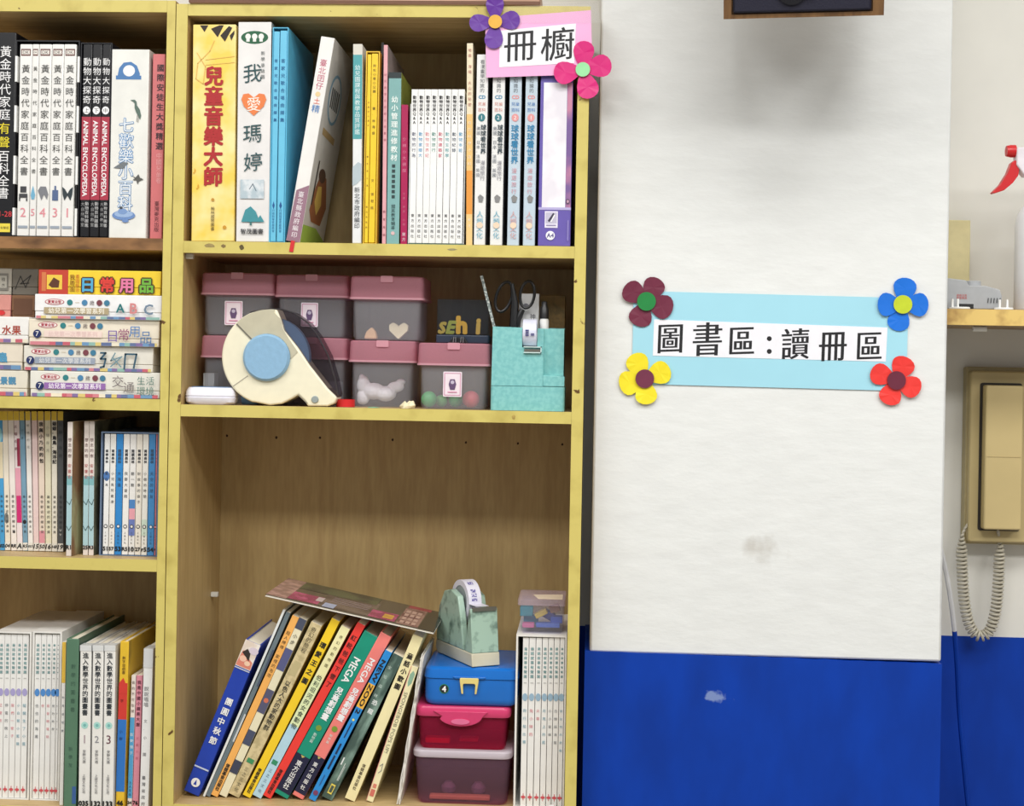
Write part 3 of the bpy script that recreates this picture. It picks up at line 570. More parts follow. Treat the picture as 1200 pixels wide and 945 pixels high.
book('thick white picture book with an orange heart and green tree on its spine', (276.6, 281), (279.4, 26), 38.5, g1, .22, (226, 224, 222), [
    ('e', .5, 44, 16 * s, 7.6 * s, GRN), ('c', .3, 43, 3.2 * s, 3.4 * s, (232, 232, 226)), ('c', .5, 43, 3.2 * s, 3.4 * s, (232, 232, 226)), ('c', .7, 43, 3.2 * s, 3.4 * s, (232, 232, 226)), ('r', .25, .35, 45, 49, (232, 232, 226)), ('r', .45, .55, 45, 49, (232, 232, 226)), ('r', .65, .75, 45, 49, (232, 232, 226)),
    ('t', '新學童話園', .76, 59, 93, (60, 70, 70), {'k': .13}), ('t', '我', .45, 73, 98, DT, {'k': .6, 'b': -.008, 'kai': .1}),
    ('p', [(.5, 135), (.2, 124), (.12, 116), (.18, 110), (.34, 109), (.5, 114), (.66, 109), (.82, 110), (.88, 116), (.8, 124)], (226, 124, 66)), ('t', '愛', .5, 112, 131, (245, 235, 225), {'k': .45}),
    ('t', '瑪', .47, 143, 168, DT, {'k': .6, 'b': -.008, 'kai': .1}), ('t', '婷', .5, 175, 202, DT, {'k': .6, 'b': -.008, 'kai': .1}),
    ('r', .12, .84, 209, 231, mat((176, 192, 200), .5, c2=(214, 220, 224), scale=60)), ('s', [(.4, 220), (.5, 214), (.6, 222)], .0012, (90, 106, 120)),
    ('p', [(.16, 258), (.28, 244), (.44, 240), (.6, 246), (.72, 258)], (60, 140, 150)), ('p', [(.6, 258), (.74, 250), (.86, 258)], (60, 140, 150)), ('r', .42, .48, 258, 262, (60, 110, 110)),
    ('h', '智茂圖書', .14, .84, 269, (50, 50, 54), {'b': .02})], B1, side=(190, 188, 184))
LB = (106, 190, 222)
r_, a_, b_, z0_, z1_ = slipcase('light blue slipcase holding two song books', 315.2, 333.6, 281, 32, g1, .22, mat((96, 186, 220), .35), B1, t=.0014)
for i, (x0, x1) in enumerate([(316.5, 323.2), (324, 332.2)]):
    book('light blue song book, %s of the two in the blue slipcase' % ['thinner', 'thicker'][i], (x0, 280.5), 36 if i else 37, x1 - x0, g1 + .001, .21, LB, [
        ('t', '客家兒歌合唱曲譜集', .5, 67, 144, (24, 96, 150), {'k': .62, 'b': .01}), ('p', [(.3, 239), (.5, 234), (.7, 239), (.5, 243)], (20, 80, 140)), ('t', '行政院客家委員會', .5, 243, 270, (40, 110, 156), {'k': .45})], z0_ + .001, 'song books in the blue slipcase')
# the leaning book with its picture cover
root, w, h = book('white book tilted against the gap, brown band and painted farmer cover', (335.4, 281), (376.4, 42.5), 16, g1, .2, (232, 230, 226), [
    ('t', '臺北囝仔', .5, 68, 104, (190, 74, 110), {'k': .62}), ('t', '●', .5, 105, 113, (226, 200, 150), {'k': .5}), ('t', '土', .5, 113, 121, (220, 90, 70), {'k': .62}), ('t', '精', .5, 121, 131, (80, 130, 190), {'k': .62}),
    ('p', [(.12, 222), (1, 214), (1, 281), (.0, 281)], (148, 112, 128)), ('t', '臺北縣政府編印', .52, 222, 277, (236, 230, 232), {'k': .45})], B1, side=mat((208, 204, 196), .4, var=.04))
def cover_print(nm, pts, c, k):
    mb = MB(); mb.add([(w + .0002 + .0001 * k, y, h * v) for y, v in pts], [tuple(range(len(pts)))]); mb.build(nm, inkm(c), root, local=True)
def ell(cy, cv, ry, rv, n=18): return [(cy + ry * math.cos(2 * math.pi * j / n), cv + rv * math.sin(2 * math.pi * j / n)) for j in range(n)]
cover_print('printed_motif', ell(.085, .74, .055, .125), (120, 156, 176), 1); cover_print('printed_motif', ell(.085, .74, .046, .11), (214, 212, 206), 2)
for j, yy in enumerate((.055, .07, .085, .1, .115)): cover_print('printed_line', [(yy - .005, .69), (yy + .004, .69), (yy + .004, .79), (yy - .005, .79)], (40, 44, 48), 3)
cover_print('printed_patch', [(.03, .545), (.14, .535), (.14, .57), (.03, .58)], (176, 148, 100), 1)
cover_print('printed_motif', [(.03, .17), (.06, .12), (.14, .12), (.17, .22), (.13, .36), (.08, .37), (.05, .29)], (150, 92, 56), 1)
cover_print('printed_motif', ell(.09, .36, .03, .035), (90, 64, 48), 2); cover_print('printed_motif', [(.06, .22), (.09, .16), (.12, .22), (.1, .31), (.07, .3)], (214, 180, 90), 3)
cover_print('printed_line', [(.035, .2), (.043, .2), (.05, .42), (.042, .42)], (54, 40, 30), 4)
cover_print('printed_patch', [(.002, 0.002), (.198, .002), (.198, .055), (.11, .1), (.002, .09)], (150, 180, 70), 1)
MB().box(w * .4, w * .4 + .0065, -.0058, -.0052, -.017, .001).build('ribbon', mat((206, 40, 44), .5), root, local=True)
book('narrow teal and white book with a government imprint', (412.7, 285), (414, 52), 10.6, g1, .21, (226, 228, 228), [
    ('r', 0, 1, 64.5, 163, (78, 158, 162)), ('r', 0, 1, 52, 64.5, (212, 208, 196)), ('t', '幼兒園課程與教學品質評鑑', .5, 76, 158, (222, 238, 238), {'k': .62}), ('p', [(0, 196), (.6, 190), (1, 192), (1, 210), (.4, 216), (0, 218)], (176, 190, 196)), ('t', '新北市政府編印', .52, 219, 268, (60, 66, 72), {'k': .68})], B1)
YB = (238, 200, 48)
r_, a_, b_, z0_, z1_ = slipcase('yellow slipcase holding two thin yellow books', 425, 441, 285.5, 60, g1, .21, mat((232, 190, 60), .4), B1, t=.0016)
book('yellow book, narrower of the pair in the yellow slipcase', (427, 285), 64, 4, g1 + .001, .2, (240, 204, 50), [('t', '快樂的小農夫', .5, 118, 150, (150, 100, 20), {'k': .6}), ('t', '黃牛與小溪', .5, 180, 222, (120, 80, 20), {'k': .6}), ('t', '臺北市政府', .5, 240, 270, (120, 80, 20), {'k': .6})], z0_ + .0012, 'thin yellow books')
book('yellow book, wider of the pair in the yellow slipcase', (431.6, 285), 63, 7.4, g1 + .001, .2, YB, [('t', '阿松小巷小公鵝', .5, 75, 110, (70, 52, 24), {'k': .5}), ('t', '著‧林海音', .5, 124, 160, (70, 52, 24), {'k': .5}), ('t', '文‧張哲銘', .5, 208, 248, (110, 84, 30), {'k': .5})], z0_ + .0012, 'thin yellow books')
book('thin black slab added as the shade in the gap between the yellow slipcase and the pink book', (442.6, 285.5), 50, 3, .03, .2, (20, 20, 22), [], B1, hard=False, name='folder', cat='folder')  # black slab added to stand for the shaded gap between the books
book('thin tall pink book with a mauve grey cover', (447.6, 286), (449.8, 53), 4.6, g1, .21, (222, 164, 170), [('t', '幼兒教育及照顧法規彙編', .5, 84, 168, (180, 100, 112), {'k': .7}), ('t', '教育局編', .5, 244, 280, (150, 80, 90), {'k': .7})], B1, side=(150, 138, 140), hard=False)
book('teal grey teaching manual with light outlined characters', (452.9, 286.5), (455.8, 85), 14.6, g1 - .001, .2, (126, 172, 170), [('r', 0, 1, 85, 92, (36, 48, 50)), ('t', '幼小管理進修教材', .5, 112, 190, (228, 238, 234), {'k': .55, 'b': .02}), ('t', '■■■■■■■', .5, 192, 234, (40, 60, 62), {'k': .35}), ('t', '國民教育輔導', .5, 240, 270, (40, 64, 66), {'k': .35}), ('c', .5, 274, .003, .003, (214, 180, 180))], B1, side=(132, 140, 60), hard=False)
book('narrow magenta book with pale lettering beside the white set', (469.2, 286.5), (470.4, 123), 7.6, g1, .19, (168, 28, 82), [('t', '少林小大偵探', .5, 160, 204, (220, 130, 160), {'k': .62}), ('t', '文圖‧林良‧小樹', .5, 225, 266, (206, 110, 140), {'k': .4}), ('t', '東方', .5, 272, 284, (230, 200, 210), {'k': .6})], B1, hard=False)
# eight white question-and-answer books in a thin sleeve
sub = [('動物的行為', (84, 90, 120)), ('動物家鄉大', (86, 160, 206)), ('動物世界紀', (226, 150, 156)), ('動物旅行', (90, 150, 140)), ('動物建築家', (206, 90, 116)), ('動物生態學', (100, 170, 176)), ('動物紀錄', (60, 76, 100)), ('動物本能', (90, 160, 200))]
xs = [479.2, 487, 494.8, 502.4, 510.2, 518.2, 526.2, 534]
for i, x0 in enumerate(xs):
    book('white animal question book, %s of eight counting from the magenta book' % ORD[i], (x0, 284), 105, 7.4, g1 + .002, .19, (238, 238, 236), [
        ('t', '動物世界Q&A', .5, 112, 146, (30, 30, 34), {'k': .62, 'b': .02}), ('t', sub[i][0], .5, 154, 154 + 6.2 * len(sub[i][0]), sub[i][1], {'k': .65}), ('t', '東方出版社', .5, 249, 279, (56, 58, 62), {'k': .55})], B1 + .0022, 'animal question books', hard=False)
SLEEVE = mat((224, 226, 226), .4)
a_ = WX(477.9, 284, g1); b_ = WX(543.2, 284, g1); zt = WZ(510, 122, g1)
sl = empty('slipcase', ((a_ + b_) / 2, g1, B1)); tag(sl, 'white open sleeve hugging the eight animal question books', 'slipcase')
MB().box(a_, b_, g1 + .0005, .2, B1 + .0003, B1 + .0018).build('sleeve_floor', mat((90, 120, 110), .5), sl)
for q in (a_, b_ - .001):
    MB().add([(q, g1 + .001, B1 + .002), (q, .2, B1 + .002), (q, .2, zt + .02), (q, g1 + .001, zt), (q + .001, g1 + .001, B1 + .002), (q + .001, .2, B1 + .002), (q + .001, .2, zt + .02), (q + .001, g1 + .001, zt)],
             [(0, 3, 2, 1), (4, 5, 6, 7), (0, 1, 5, 4), (1, 2, 6, 5), (2, 3, 7, 6), (3, 0, 4, 7)]).build('sleeve_side', SLEEVE, sl)
book('thin tall cream and orange book beside the white question books', (546.3, 287), (547.2, 51), 7, g1, .2, (232, 220, 190), [('r', 0, 1, 134, 200, (230, 190, 120)), ('r', 0, 1, 200, 251, (226, 150, 60)), ('r', 0, 1, 251, 287, (232, 196, 130)), ('t', '地震‧海嘯‧火山的秘密', .5, 56, 126, (180, 120, 110), {'k': .6}), ('t', '自然科學小百科', .5, 140, 196, (246, 232, 200), {'k': .6}), ('t', '東方', .5, 254, 268, (246, 236, 210), {'k': .5})], B1, hard=False)
for i, (x0, x1, c) in enumerate([(555, 568.4, (230, 230, 228)), (574, 588.4, (230, 230, 228)), (594, 608, (192, 208, 220)), (612.6, 626.6, (192, 208, 220))]):
    tc = (40, 60, 70) if i < 2 else (40, 130, 176)
    cc = (50, 120, 130) if i < 2 else (222, 150, 150)
    book(['white ball picture box with green number badge, next to the orange book', 'white ball picture box with green number badge beside a pale blue one', 'pale blue ball picture box with pink badge beside a white one', 'pale blue ball picture box next to the purple file box'][i], (x0, 287.5), 64, x1 - x0, g1, .2, c, [
        ('t', '看漫畫學知識的', .5, 70, 109, (80, 84, 90), {'k': .45}), ('h', 'CD', .2, .8, 114, (80, 140, 176) if i < 2 else (222, 140, 140), {'word': 1, 'b': .03}),
        ('h', '兒童', .15, .85, 122, (214, 150, 140) if i < 2 else (80, 130, 190)), ('h', '百科', .15, .85, 129, (214, 150, 140) if i < 2 else (80, 130, 190)), ('e', .5, 138, .0056, .0062, cc), ('h', '1221'[i], .38, .62, 138, (240, 240, 240), {'word': 1, 'mh': .0062}),
        ('t', '球球看世界', .68 if i < 2 else .5, 146, 181 if i < 2 else 192, tc, {'k': .5 if i < 2 else .75, 'b': .02}), ('t', '美國‧日本‧法國‧英國', .25 if i < 2 else .2, 148, 208 if i < 2 else 149, (110, 116, 126), {'k': .35}), ('t', '漫遊旅行', .66 if i < 2 else .5, 188 if i < 2 else 196, 212 if i < 2 else 228, (130, 130, 140) if i < 2 else (206, 150, 160), {'k': .45}),
        ('p', [(.3, 231), (.5, 228), (.8, 231), (.7, 237), (.4, 237)], (130, 130, 130)), ('t', '人類文化', .5, 247, 280, (110, 170, 190) if i < 2 else (206, 160, 160), {'k': .6}), ('c', .5, 264, .005, .005, (232, 206, 180))], B1, 'ball picture boxes', side=(140, 142, 146))
# purple file box
x0, x1 = 630.2, 668.2; s = SC(650)
PUR = (98, 82, 164)
root, w, h = book('purple file box with a white label panel and an A4 mark', (x0, 288.5), 84, x1 - x0, g1, .23, (104, 90, 170), [
    ('r', .1, .82, 97, 243, mat((230, 226, 234), .25, c2=(244, 242, 246), scale=18)), ('r', .83, .985, 97, 243, mat((196, 130, 158), .4, c2=(120, 92, 150), scale=14)), ('r', 0, 1, 243, 246, (180, 172, 216)),
    ('r', .2, .6, 247.5, 267, (226, 222, 236)), ('r', .23, .57, 249, 262, (190, 186, 206)), ('s', [(.33, 259), (.47, 251)], .0035, (60, 56, 76)), ('s', [(.4, 259.5), (.5, 252)], .0018, (240, 240, 240)), ('r', .25, .55, 263.5, 264.8, (140, 132, 170)),
    ('c', .38, 276, .0072, .0072, (240, 240, 244)), ('h', 'A4', .27, .49, 276, (70, 62, 130), {'word': 1, 'b': .02}), ('c', .9, 236, .0032, .004, (80, 60, 90)), ('c', .9, 236, .0018, .0024, (190, 150, 170)), ('r', .9, .94, 258, 282, (140, 128, 192)),
    ('t', '檔案', .6, 87, 95, (190, 184, 220), {'k': .12})], B1, name='file_box', cat='file box', side=(96, 82, 150))

# ------------------------------------------------------------------ middle shelf: lidded boxes
BODY = clear((236, 236, 242), .11, .3, (250, 250, 252)); LID = clear((238, 166, 182), .42, .3, (250, 224, 230)); LIP = clear((242, 190, 202), .5, .3, (250, 228, 234))
def lidded(label, x0, x1, yt, yl, yb, z, yf, dep, sticker=None, tab=True):
    """x0..x1 lid, yt..yl lid height, yl..yb body"""
    xm = (x0 + x1) / 2; a, b = WX(x0, yl, yf), WX(x1, yl, yf); hb = WZ(xm, yl, yf) - WZ(xm, yb, yf); hl = WZ(xm, yt, yf) - WZ(xm, yl, yf)
    z += .0004; root = empty('storage_box', ((a + b) / 2, yf, z)); tag(root, label, 'storage box', 'pink lidded storage boxes')
    i = .0045; t = .0012; r = .010
    A = (a + i, b - i, yf + i, yf + dep - i)
    z1 = z + hb
    mb = MB(); q = .004
    outer = [bodyring(A[0] + q, A[1] - q, A[2] + q, A[3] - q, z, r), bodyring(A[0] + .001, A[1] - .001, A[2] + .001, A[3] - .001, z + .006, r), bodyring(A[0], A[1], A[2], A[3], z1, r)]
    inner = [bodyring(A[0] + t, A[1] - t, A[2] + t, A[3] - t, z1, r - t), bodyring(A[0] + q + t, A[1] - q - t, A[2] + q + t, A[3] - q - t, z + t, r - t)]
    mb.loft(outer + inner)
    mb.build('body', BODY, root, smooth=True)
    l = MB(); l.loft([bodyring(a + .001, b - .001, yf + .001, yf + dep - .001, z1 + .0004, r), bodyring(a, b, yf, yf + dep, z1 + .004, r), bodyring(a + .001, b - .001, yf + .001, yf + dep - .001, z1 + hl - .002, r), bodyring(a + .003, b - .003, yf + .003, yf + dep - .003, z1 + hl, r)])
    lo = l.build('lid', LID, root, smooth=True)
    m2 = MB(); m2.loft([bodyring(a - .0012, b + .0012, yf - .0012, yf + dep + .0012, z1 + .0002, r), bodyring(a - .0012, b + .0012, yf - .0012, yf + dep + .0012, z1 + .0035, r)]); m2.build('rim', LIP, root, smooth=True)
    if tab:
        xm_ = (a + b) / 2; MB().prism(rpoly([(xm_ - .010, z1 + hl - .010), (xm_ + .010, z1 + hl - .010), (xm_ + .010, z1 + hl + .0006), (xm_ - .010, z1 + hl + .0006)], .002), yf - .0016, yf + .004).build('tab', LIP, root)
    if sticker:
        sx0, sy0, sx1, sy1 = sticker; yy = yf + i - .0006
        p0, p1 = W(sx0, sy1, yy), W(sx1, sy0, yy); w, h = p1.x - p0.x, p1.z - p0.z
        st = MB().prism(rrect(p0.x, p1.x, p0.z, p1.z, .002), yy - .0004, yy).build('sticker', mat((236, 222, 230), .4), root)
        wl = world_loc(root)
        decorate(st, w, h, [('r', .08, .92, .05, .08, (206, 150, 176)), ('r', .08, .92, .92, .95, (206, 150, 176)), ('r', .06, .1, .05, .95, (206, 150, 176)), ('r', .9, .94, .05, .95, (206, 150, 176)),
                            ('p', [(.3, .5), (.38, .3), (.62, .3), (.7, .5), (.62, .72), (.38, .72)], (96, 72, 110)), ('c', .5, .42, .003, .003, (190, 180, 200)), ('r', .25, .75, .8, .83, (206, 110, 150))], x0=p0.x - wl.x, z0=p0.z - wl.z, y0=yy - .0004 - wl.y)
    return z1 + hl, (A, z, z1)
DB = .125
yb1 = .075
zL1, in1 = lidded('lower lidded box behind the cream tape dispenser, next to the side panel', 234.5, 318.5, 391, 417, 471, B2, yb1, DB)
zL2, in2 = lidded('lower lidded box behind the dispenser hub, second in its row', 321, 406.5, 393.5, 419, 473, B2, yb1, DB)
zL3, in3 = lidded('lower lidded box holding a white plush toy', 408.5, 487.5, 396.5, 422, 474.5, B2, yb1 - .02, DB)
zL4, in4 = lidded('lower lidded box with green toys and a sticker, beside the teal organizer', 489, 574, 401, 427.5, 478.5, B2, .02, DB, (519, 436, 541.5, 465))
_, in5 = lidded('upper lidded box with sticker next to the side panel', 235, 320.5, 317.5, 343.5, 390.5, zL1 + .0006, yb1 - .002, DB, (263, 353, 284.5, 381))
_, in6 = lidded('upper lidded box with sticker, middle of the top three', 322, 408, 320, 346.5, 393, zL2 + .0006, yb1 - .002, DB, (352.5, 355, 373, 383))
_, in7 = lidded('upper lidded box holding a cream heart', 409.5, 496.5, 321, 348.5, 396, zL3 + .0006, yb1 - .024, DB)
def blob(name, label, cat, parts, m, sub=2):
    """soft toy: overlapping ellipsoids fused into one skin"""
    mb = MB()
    for (cx, cy, cz, rx, ry, rz) in parts:
        rings = []; n = 14
        for j in range(9):
            q = -math.pi / 2 + math.pi * j / 8; k = max(.02, math.cos(q))
            rings.append([Vector((cx + rx * k * math.cos(2 * math.pi * i / n), cy + ry * k * math.sin(2 * math.pi * i / n), cz + rz * math.sin(q))) for i in range(n)])
        mb.loft(rings)
    o = mb.build(name, m, None, smooth=True); tag(o, label, cat)
    rm = o.modifiers.new('fuse', 'REMESH'); rm.mode = 'VOXEL'; rm.voxel_size = .0014; rm.use_smooth_shade = True
    return o
def P3(px, py, y): return W(px, py, y)
A, z0, z1 = in3; yy = A[2] + .045; fz = z0 + .0022
c0, c1 = P3(425, 455, yy), P3(470, 455, yy)
def el(px, py, y, rx, ry, rz): p = P3(px, py, y); return (p.x, y, p.z, rx, ry, rz)
plush = [el(426, 447, yy, .011, .012, .016), el(426, 460, yy, .011, .012, .014), el(438, 454, yy, .02, .016, .014), el(452, 457, yy, .018, .016, .013), el(464, 449, yy, .014, .008, .009), el(470, 443, yy, .008, .006, .005), el(424, 438, yy, .005, .005, .006), el(424, 464, yy, .008, .009, .008)]
lowest = min(p[2] - p[5] for p in plush); plush = [(a, b, c - lowest + fz, d, e, f) for a, b, c, d, e, f in plush]
blob('plush_toy', 'white plush animal inside a lower lidded box', 'toy', plush, mat((252, 250, 248), .9, var=.03, scale=120, bump=.5))
A, z0, z1 = in7; yy = A[2] + .03; fz = z0 + .002
hp = [(0, -.019), (.02, 0), (.021, .012), (.012, .018), (.003, .013), (0, .008), (-.003, .013), (-.012, .018), (-.021, .012), (-.02, 0)]
cx_h = WX(467, 380, yy)
mb = MB().prism([(cx_h + x * .75, fz + .0145 + z * .75) for x, z in rpoly(hp, .004, 3)], yy, yy + .012); tag(mb.build('toy_heart', mat((232, 220, 180), .5), None, bevel=.004, seg=3), 'cream heart shaped toy in the upper lidded box', 'toy')
cx_h = WX(434, 385, yy)
tag(MB().prism(rpoly([(cx_h - .011, fz), (cx_h + .011, fz), (cx_h + .008, fz + .012), (cx_h + .002, fz + .02), (cx_h - .007, fz + .012)], .003), yy, yy + .02).build('toy_block', mat((222, 178, 130), .6), None, bevel=.003), 'tan toy piece beside the cream heart', 'toy')
A, z0, z1 = in4; yy = A[2] + .03; fz = z0 + .0018
for i, (x, c, r, lb) in enumerate([(503, (74, 170, 96), .013, 'green toy ball near the middle of the sticker box'), (533, (80, 176, 100), .012, 'green toy ball under the sticker'), (552, (206, 84, 90), .014, 'red toy ball beside the organizer'), (516, (110, 190, 110), .010, 'small green toy ball, smallest in the sticker box')]):
    xx = WX(x, 460, yy); mb = MB(); n = 14
    mb.lathe([(max(.0002, r * math.cos(q)), r + r * math.sin(q)) for q in [-math.pi / 2 + math.pi * j / 8 for j in range(9)]], (xx, yy + .02 * (i % 2), fz), n)
    tag(mb.build('toy_ball', mat(c, .5), None, smooth=True), lb, 'toy', 'toy balls')
A, z0, z1 = in1; yy = A[2] + .02
tag(MB().box(WX(238, 450, yy), WX(251, 450, yy), yy, yy + .03, z0 + .002, z0 + .05).build('card_pack', mat((206, 214, 216), .6), None, bevel=.001), 'pale card pack inside the box behind the white case', 'cards')
A, z0, z1 = in2; yy = A[2] + .02
tag(MB().box(WX(385, 450, yy), WX(399, 450, yy), yy, yy + .03, z0 + .002, z0 + .04).build('card_pack', mat((120, 122, 130), .6), None, bevel=.001), 'grey card pack inside the box behind the dispenser', 'cards')

# ------------------------------------------------------------------ cream tape dispenser
yd = .018; td = .05; s = SC(320, yd)
def Q(zx, zy): p = W(200 + zx / 4.296, 290 + zy / 4.296, yd); return (p.x, p.z)      # points read off an enlarged view
hub = Q(485, 550); cc = Q(497, 548); R = 241 / 4.296 * s
def arc(c, r, a0, a1, n): return [(c[0] + r * math.cos(math.radians(a0 + (a1 - a0) * i / n)), c[1] + r * math.sin(math.radians(a0 + (a1 - a0) * i / n))) for i in range(n + 1)]
root = empty('tape_dispenser', (hub[0], yd, B2)); tag(root, 'cream tape dispenser with blue hub and smoky cover', 'tape dispenser')
zf = B2 + .0006
outline = arc(cc, R, 82, 250, 40) + [(max(x, x), max(z, zf)) for x, z in [Q(420, 775), Q(500, 791), Q(560, 783), Q(610, 758), Q(643, 738), Q(672, 765), Q(690, 796), Q(790, 796), Q(825, 782), Q(838, 752), Q(790, 705), Q(700, 590), Q(640, 500), Q(570, 412), Q(552, 350)]]
zmin = min(z for x, z in outline)
fix = lambda pts: [(x, z - zmin + zf) for x, z in pts]
MB().prism(fix(outline), yd, yd + td).build('body', mat((236, 230, 204), .35, var=.03), root, bevel=.003, seg=3)
inset = [Q(335, 385), Q(408, 458)] + [] ; beige = [Q(335, 385)] + arc(hub, 119 / 4.296 * s, 133, -3, 16) + [Q(640, 522), Q(566, 410), Q(550, 352), Q(520, 322)] + arc(cc, R * .985, 84, 133, 10)
MB().prism(fix(list(reversed(beige))), yd - .0012, yd + .001).build('beige_panel', mat((192, 186, 162), .4), root)
cov = [Q(528, 308), Q(552, 352), Q(570, 412), Q(640, 500), Q(700, 590), Q(790, 705), Q(838, 750), Q(842, 735), Q(826, 655), Q(792, 540), Q(740, 440), Q(690, 375), Q(620, 325), Q(560, 307)]
MB().prism(fix(cov), yd + .004, yd + td - .004).build('smoky_cover', clear((96, 88, 92), .12, .1, (204, 198, 202)), root)
rim = [Q(400, 322), Q(500, 305), Q(560, 307), Q(620, 325), Q(690, 375), Q(740, 440), Q(792, 540), Q(826, 655), Q(842, 740)]
MB().tube([(x, yd + .002, z) for x, z in fix(rim)], .0012, 6).build('cover_rim', mat((60, 56, 58), .3), root)
hb = fix([hub])[0]
MB().lathe([(.001, .0), (.024 * 0 + 107 / 4.296 * s, .0), (118 / 4.296 * s, .004), (118 / 4.296 * s, .010)], (hb[0], yd - .0085, hb[1]), 40, 'Y').build('hub', mat((138, 178, 208), .45, var=.05, scale=120, bump=.15), root, smooth=True)
MB().lathe([(.001, 0), (205 / 4.296 * s, 0), (205 / 4.296 * s, .018), (.001, .018)], (hb[0], yd + .014, hb[1]), 40, 'Y').build('tape_roll', mat((132, 172, 212), .4), root, smooth=True)
sc_ = fix([Q(727, 762)])[0]
MB().lathe([(.001, 0), (.005, 0), (.006, .0012), (.006, .003)], (sc_[0], yd - .0022, sc_[1]), 20, 'Y').build('screw_cap', mat((150, 160, 160), .35), root, smooth=True)
MB().prism(fix([Q(330, 383), Q(335, 378), Q(410, 455), Q(405, 460)]), yd - .0016, yd).build('seam', mat((110, 106, 96), .6), root)
MB().prism(fix([Q(316, 697), Q(313, 693), Q(388, 640), Q(391, 644)]), yd - .0004, yd).build('seam', mat((170, 164, 146), .6), root)
MB().prism(fix([Q(640, 738), Q(645, 735), Q(690, 778), Q(686, 782)]), yd - .0004, yd).build('seam', mat((150, 144, 126), .6), root)
tag(MB().prism([(WX(277.5, 470, .035), B2 + .0004), (WX(297, 470, .035), B2 + .0004), (WX(293, 470, .035), B2 + .008), (WX(282, 470, .035), B2 + .015), (WX(276.5, 470, .035), B2 + .015)], .07, .076).build('plastic_wedge', mat((130, 178, 214), .4), None, bevel=.001), 'light blue plastic wedge behind the cream dispenser', 'wedge')
# white oval case
ya = .012; a, b = WX(214.8, 471, ya), WX(274, 471, ya); zz = B2 + .0004; hh = WZ(244, 452, ya) - WZ(244, 472, ya)
root = empty('oval_case', ((a + b) / 2, ya, zz)); tag(root, 'small white oval case with a blue top on the middle shelf', 'case')
def ov(i, z): return [Vector((p[0], p[1], z)) for p in rrect(a + i, b - i, ya + i, ya + .045 - i, .016, 7)]
MB().loft([ov(.005, zz), ov(.001, zz + hh * .15), ov(0, zz + hh * .42), ov(.0012, zz + hh * .47)]).build('base', mat((226, 226, 238), .3), root, smooth=True)
MB().loft([ov(.0012, zz + hh * .47), ov(0, zz + hh * .52), ov(.001, zz + hh * .8), ov(.004, zz + hh)]).build('lid', mat((230, 230, 240), .3), root, smooth=True)
MB().loft([ov(.007, zz + hh + .0002), ov(.008, zz + hh + .0012)]).build('top_inlay', mat((110, 140, 176), .3), root, smooth=True)
# red tape roll lying flat, scraps
p = W(405, 470, .045); c = (p.x, .045, B2 + .0004); r = 11 * SC(405, .045)
MB_ = MB(); MB_.loft([[Vector((c[0] + q * math.cos(t), c[1] + q * math.sin(t), c[2] + h)) for t in [2 * math.pi * i / 28 for i in range(28)]] for q, h in ((r, 0), (r, .012), (r * .72, .012), (r * .72, 0), (r, 0))], caps=False)
tag(MB_.build('tape_roll', mat((206, 40, 42), .3), None, smooth=True), 'small red tape roll lying beside the cream dispenser', 'tape')
def scrap(label, px, py, y, rx, ry, m, seed, h=.004, name='paper_scrap'):
    rnd = random.Random(seed); p = W(px, py, y); n = 9
    rings = []
    for k, z in ((1, 0), (1.05, h * .4), (.7, h)):
        rings.append([Vector((p.x + rx * k * math.cos(2 * math.pi * i / n) * rnd.uniform(.65, 1.1), y + ry * k * math.sin(2 * math.pi * i / n) * rnd.uniform(.65, 1.1), B2 + .0004 + z * rnd.uniform(.6, 1.2))) for i in range(n)])
    for v in rings[0]: v.z = B2 + .0004
    tag(MB().loft(rings).build(name, m), label, 'scrap')
scrap('crumpled cream paper scrap in front of the plush toy box', 478, 470, .022, .014, .012, mat((232, 222, 186), .7), 3, .011)
scrap('thin green scrap lying before the plush toy box', 438, 474, .02, .010, .005, mat((120, 180, 150), .6), 5, .0012)
# clear box of letters at the back, with a card box behind
yv = .055; zt = zL4 + .0004
a, b = WX(511, 390, yv), WX(573, 390, yv); hv = WZ(540, 351, yv) - zt
root = empty('letter_box', ((a + b) / 2, yv, zt)); tag(root, 'dark see-through box of yellow magnetic letters above the green toy box', 'box')
MB().box(a, b, yv, yv + .07, zt, zt + .014).build('tray', mat((36, 48, 66), .4), root, bevel=.002)
MB().box(a + .001, b - .001, yv + .001, yv + .069, zt + .0142, zt + hv).build('cover', clear((90, 104, 116), .12, .2, (226, 230, 234)), root, bevel=.002)
for body, xc, hgt, c, sl in (('h', 541, .030, (236, 180, 60), 0), ('i', 560, .026, (226, 180, 80), .05), ('E', 527, .022, (170, 170, 70), .25), ('S', 517, .020, (200, 170, 70), .2)):
    mb = MB(); vs, fs = glyph(body, .05); x_ = WX(xc, 375, yv); hh_ = max(v[1] for v in vs) - min(v[1] for v in vs); k = hgt / hh_; lo_ = min(v[1] for v in vs); mxx = (min(v[0] for v in vs) + max(v[0] for v in vs)) / 2
    mb.add([(x_ + (p_ - mxx) * k + sl * (q_ - lo_) * k, yv + .004 - 2e-5 * _l, zt + .015 + (q_ - lo_) * k) for p_, q_, _l in vs], fs)
    o = mb.build('letter', mat(c, .4), root); so = o.modifiers.new('thick', 'SOLIDIFY'); so.thickness = .004; so.offset = 0
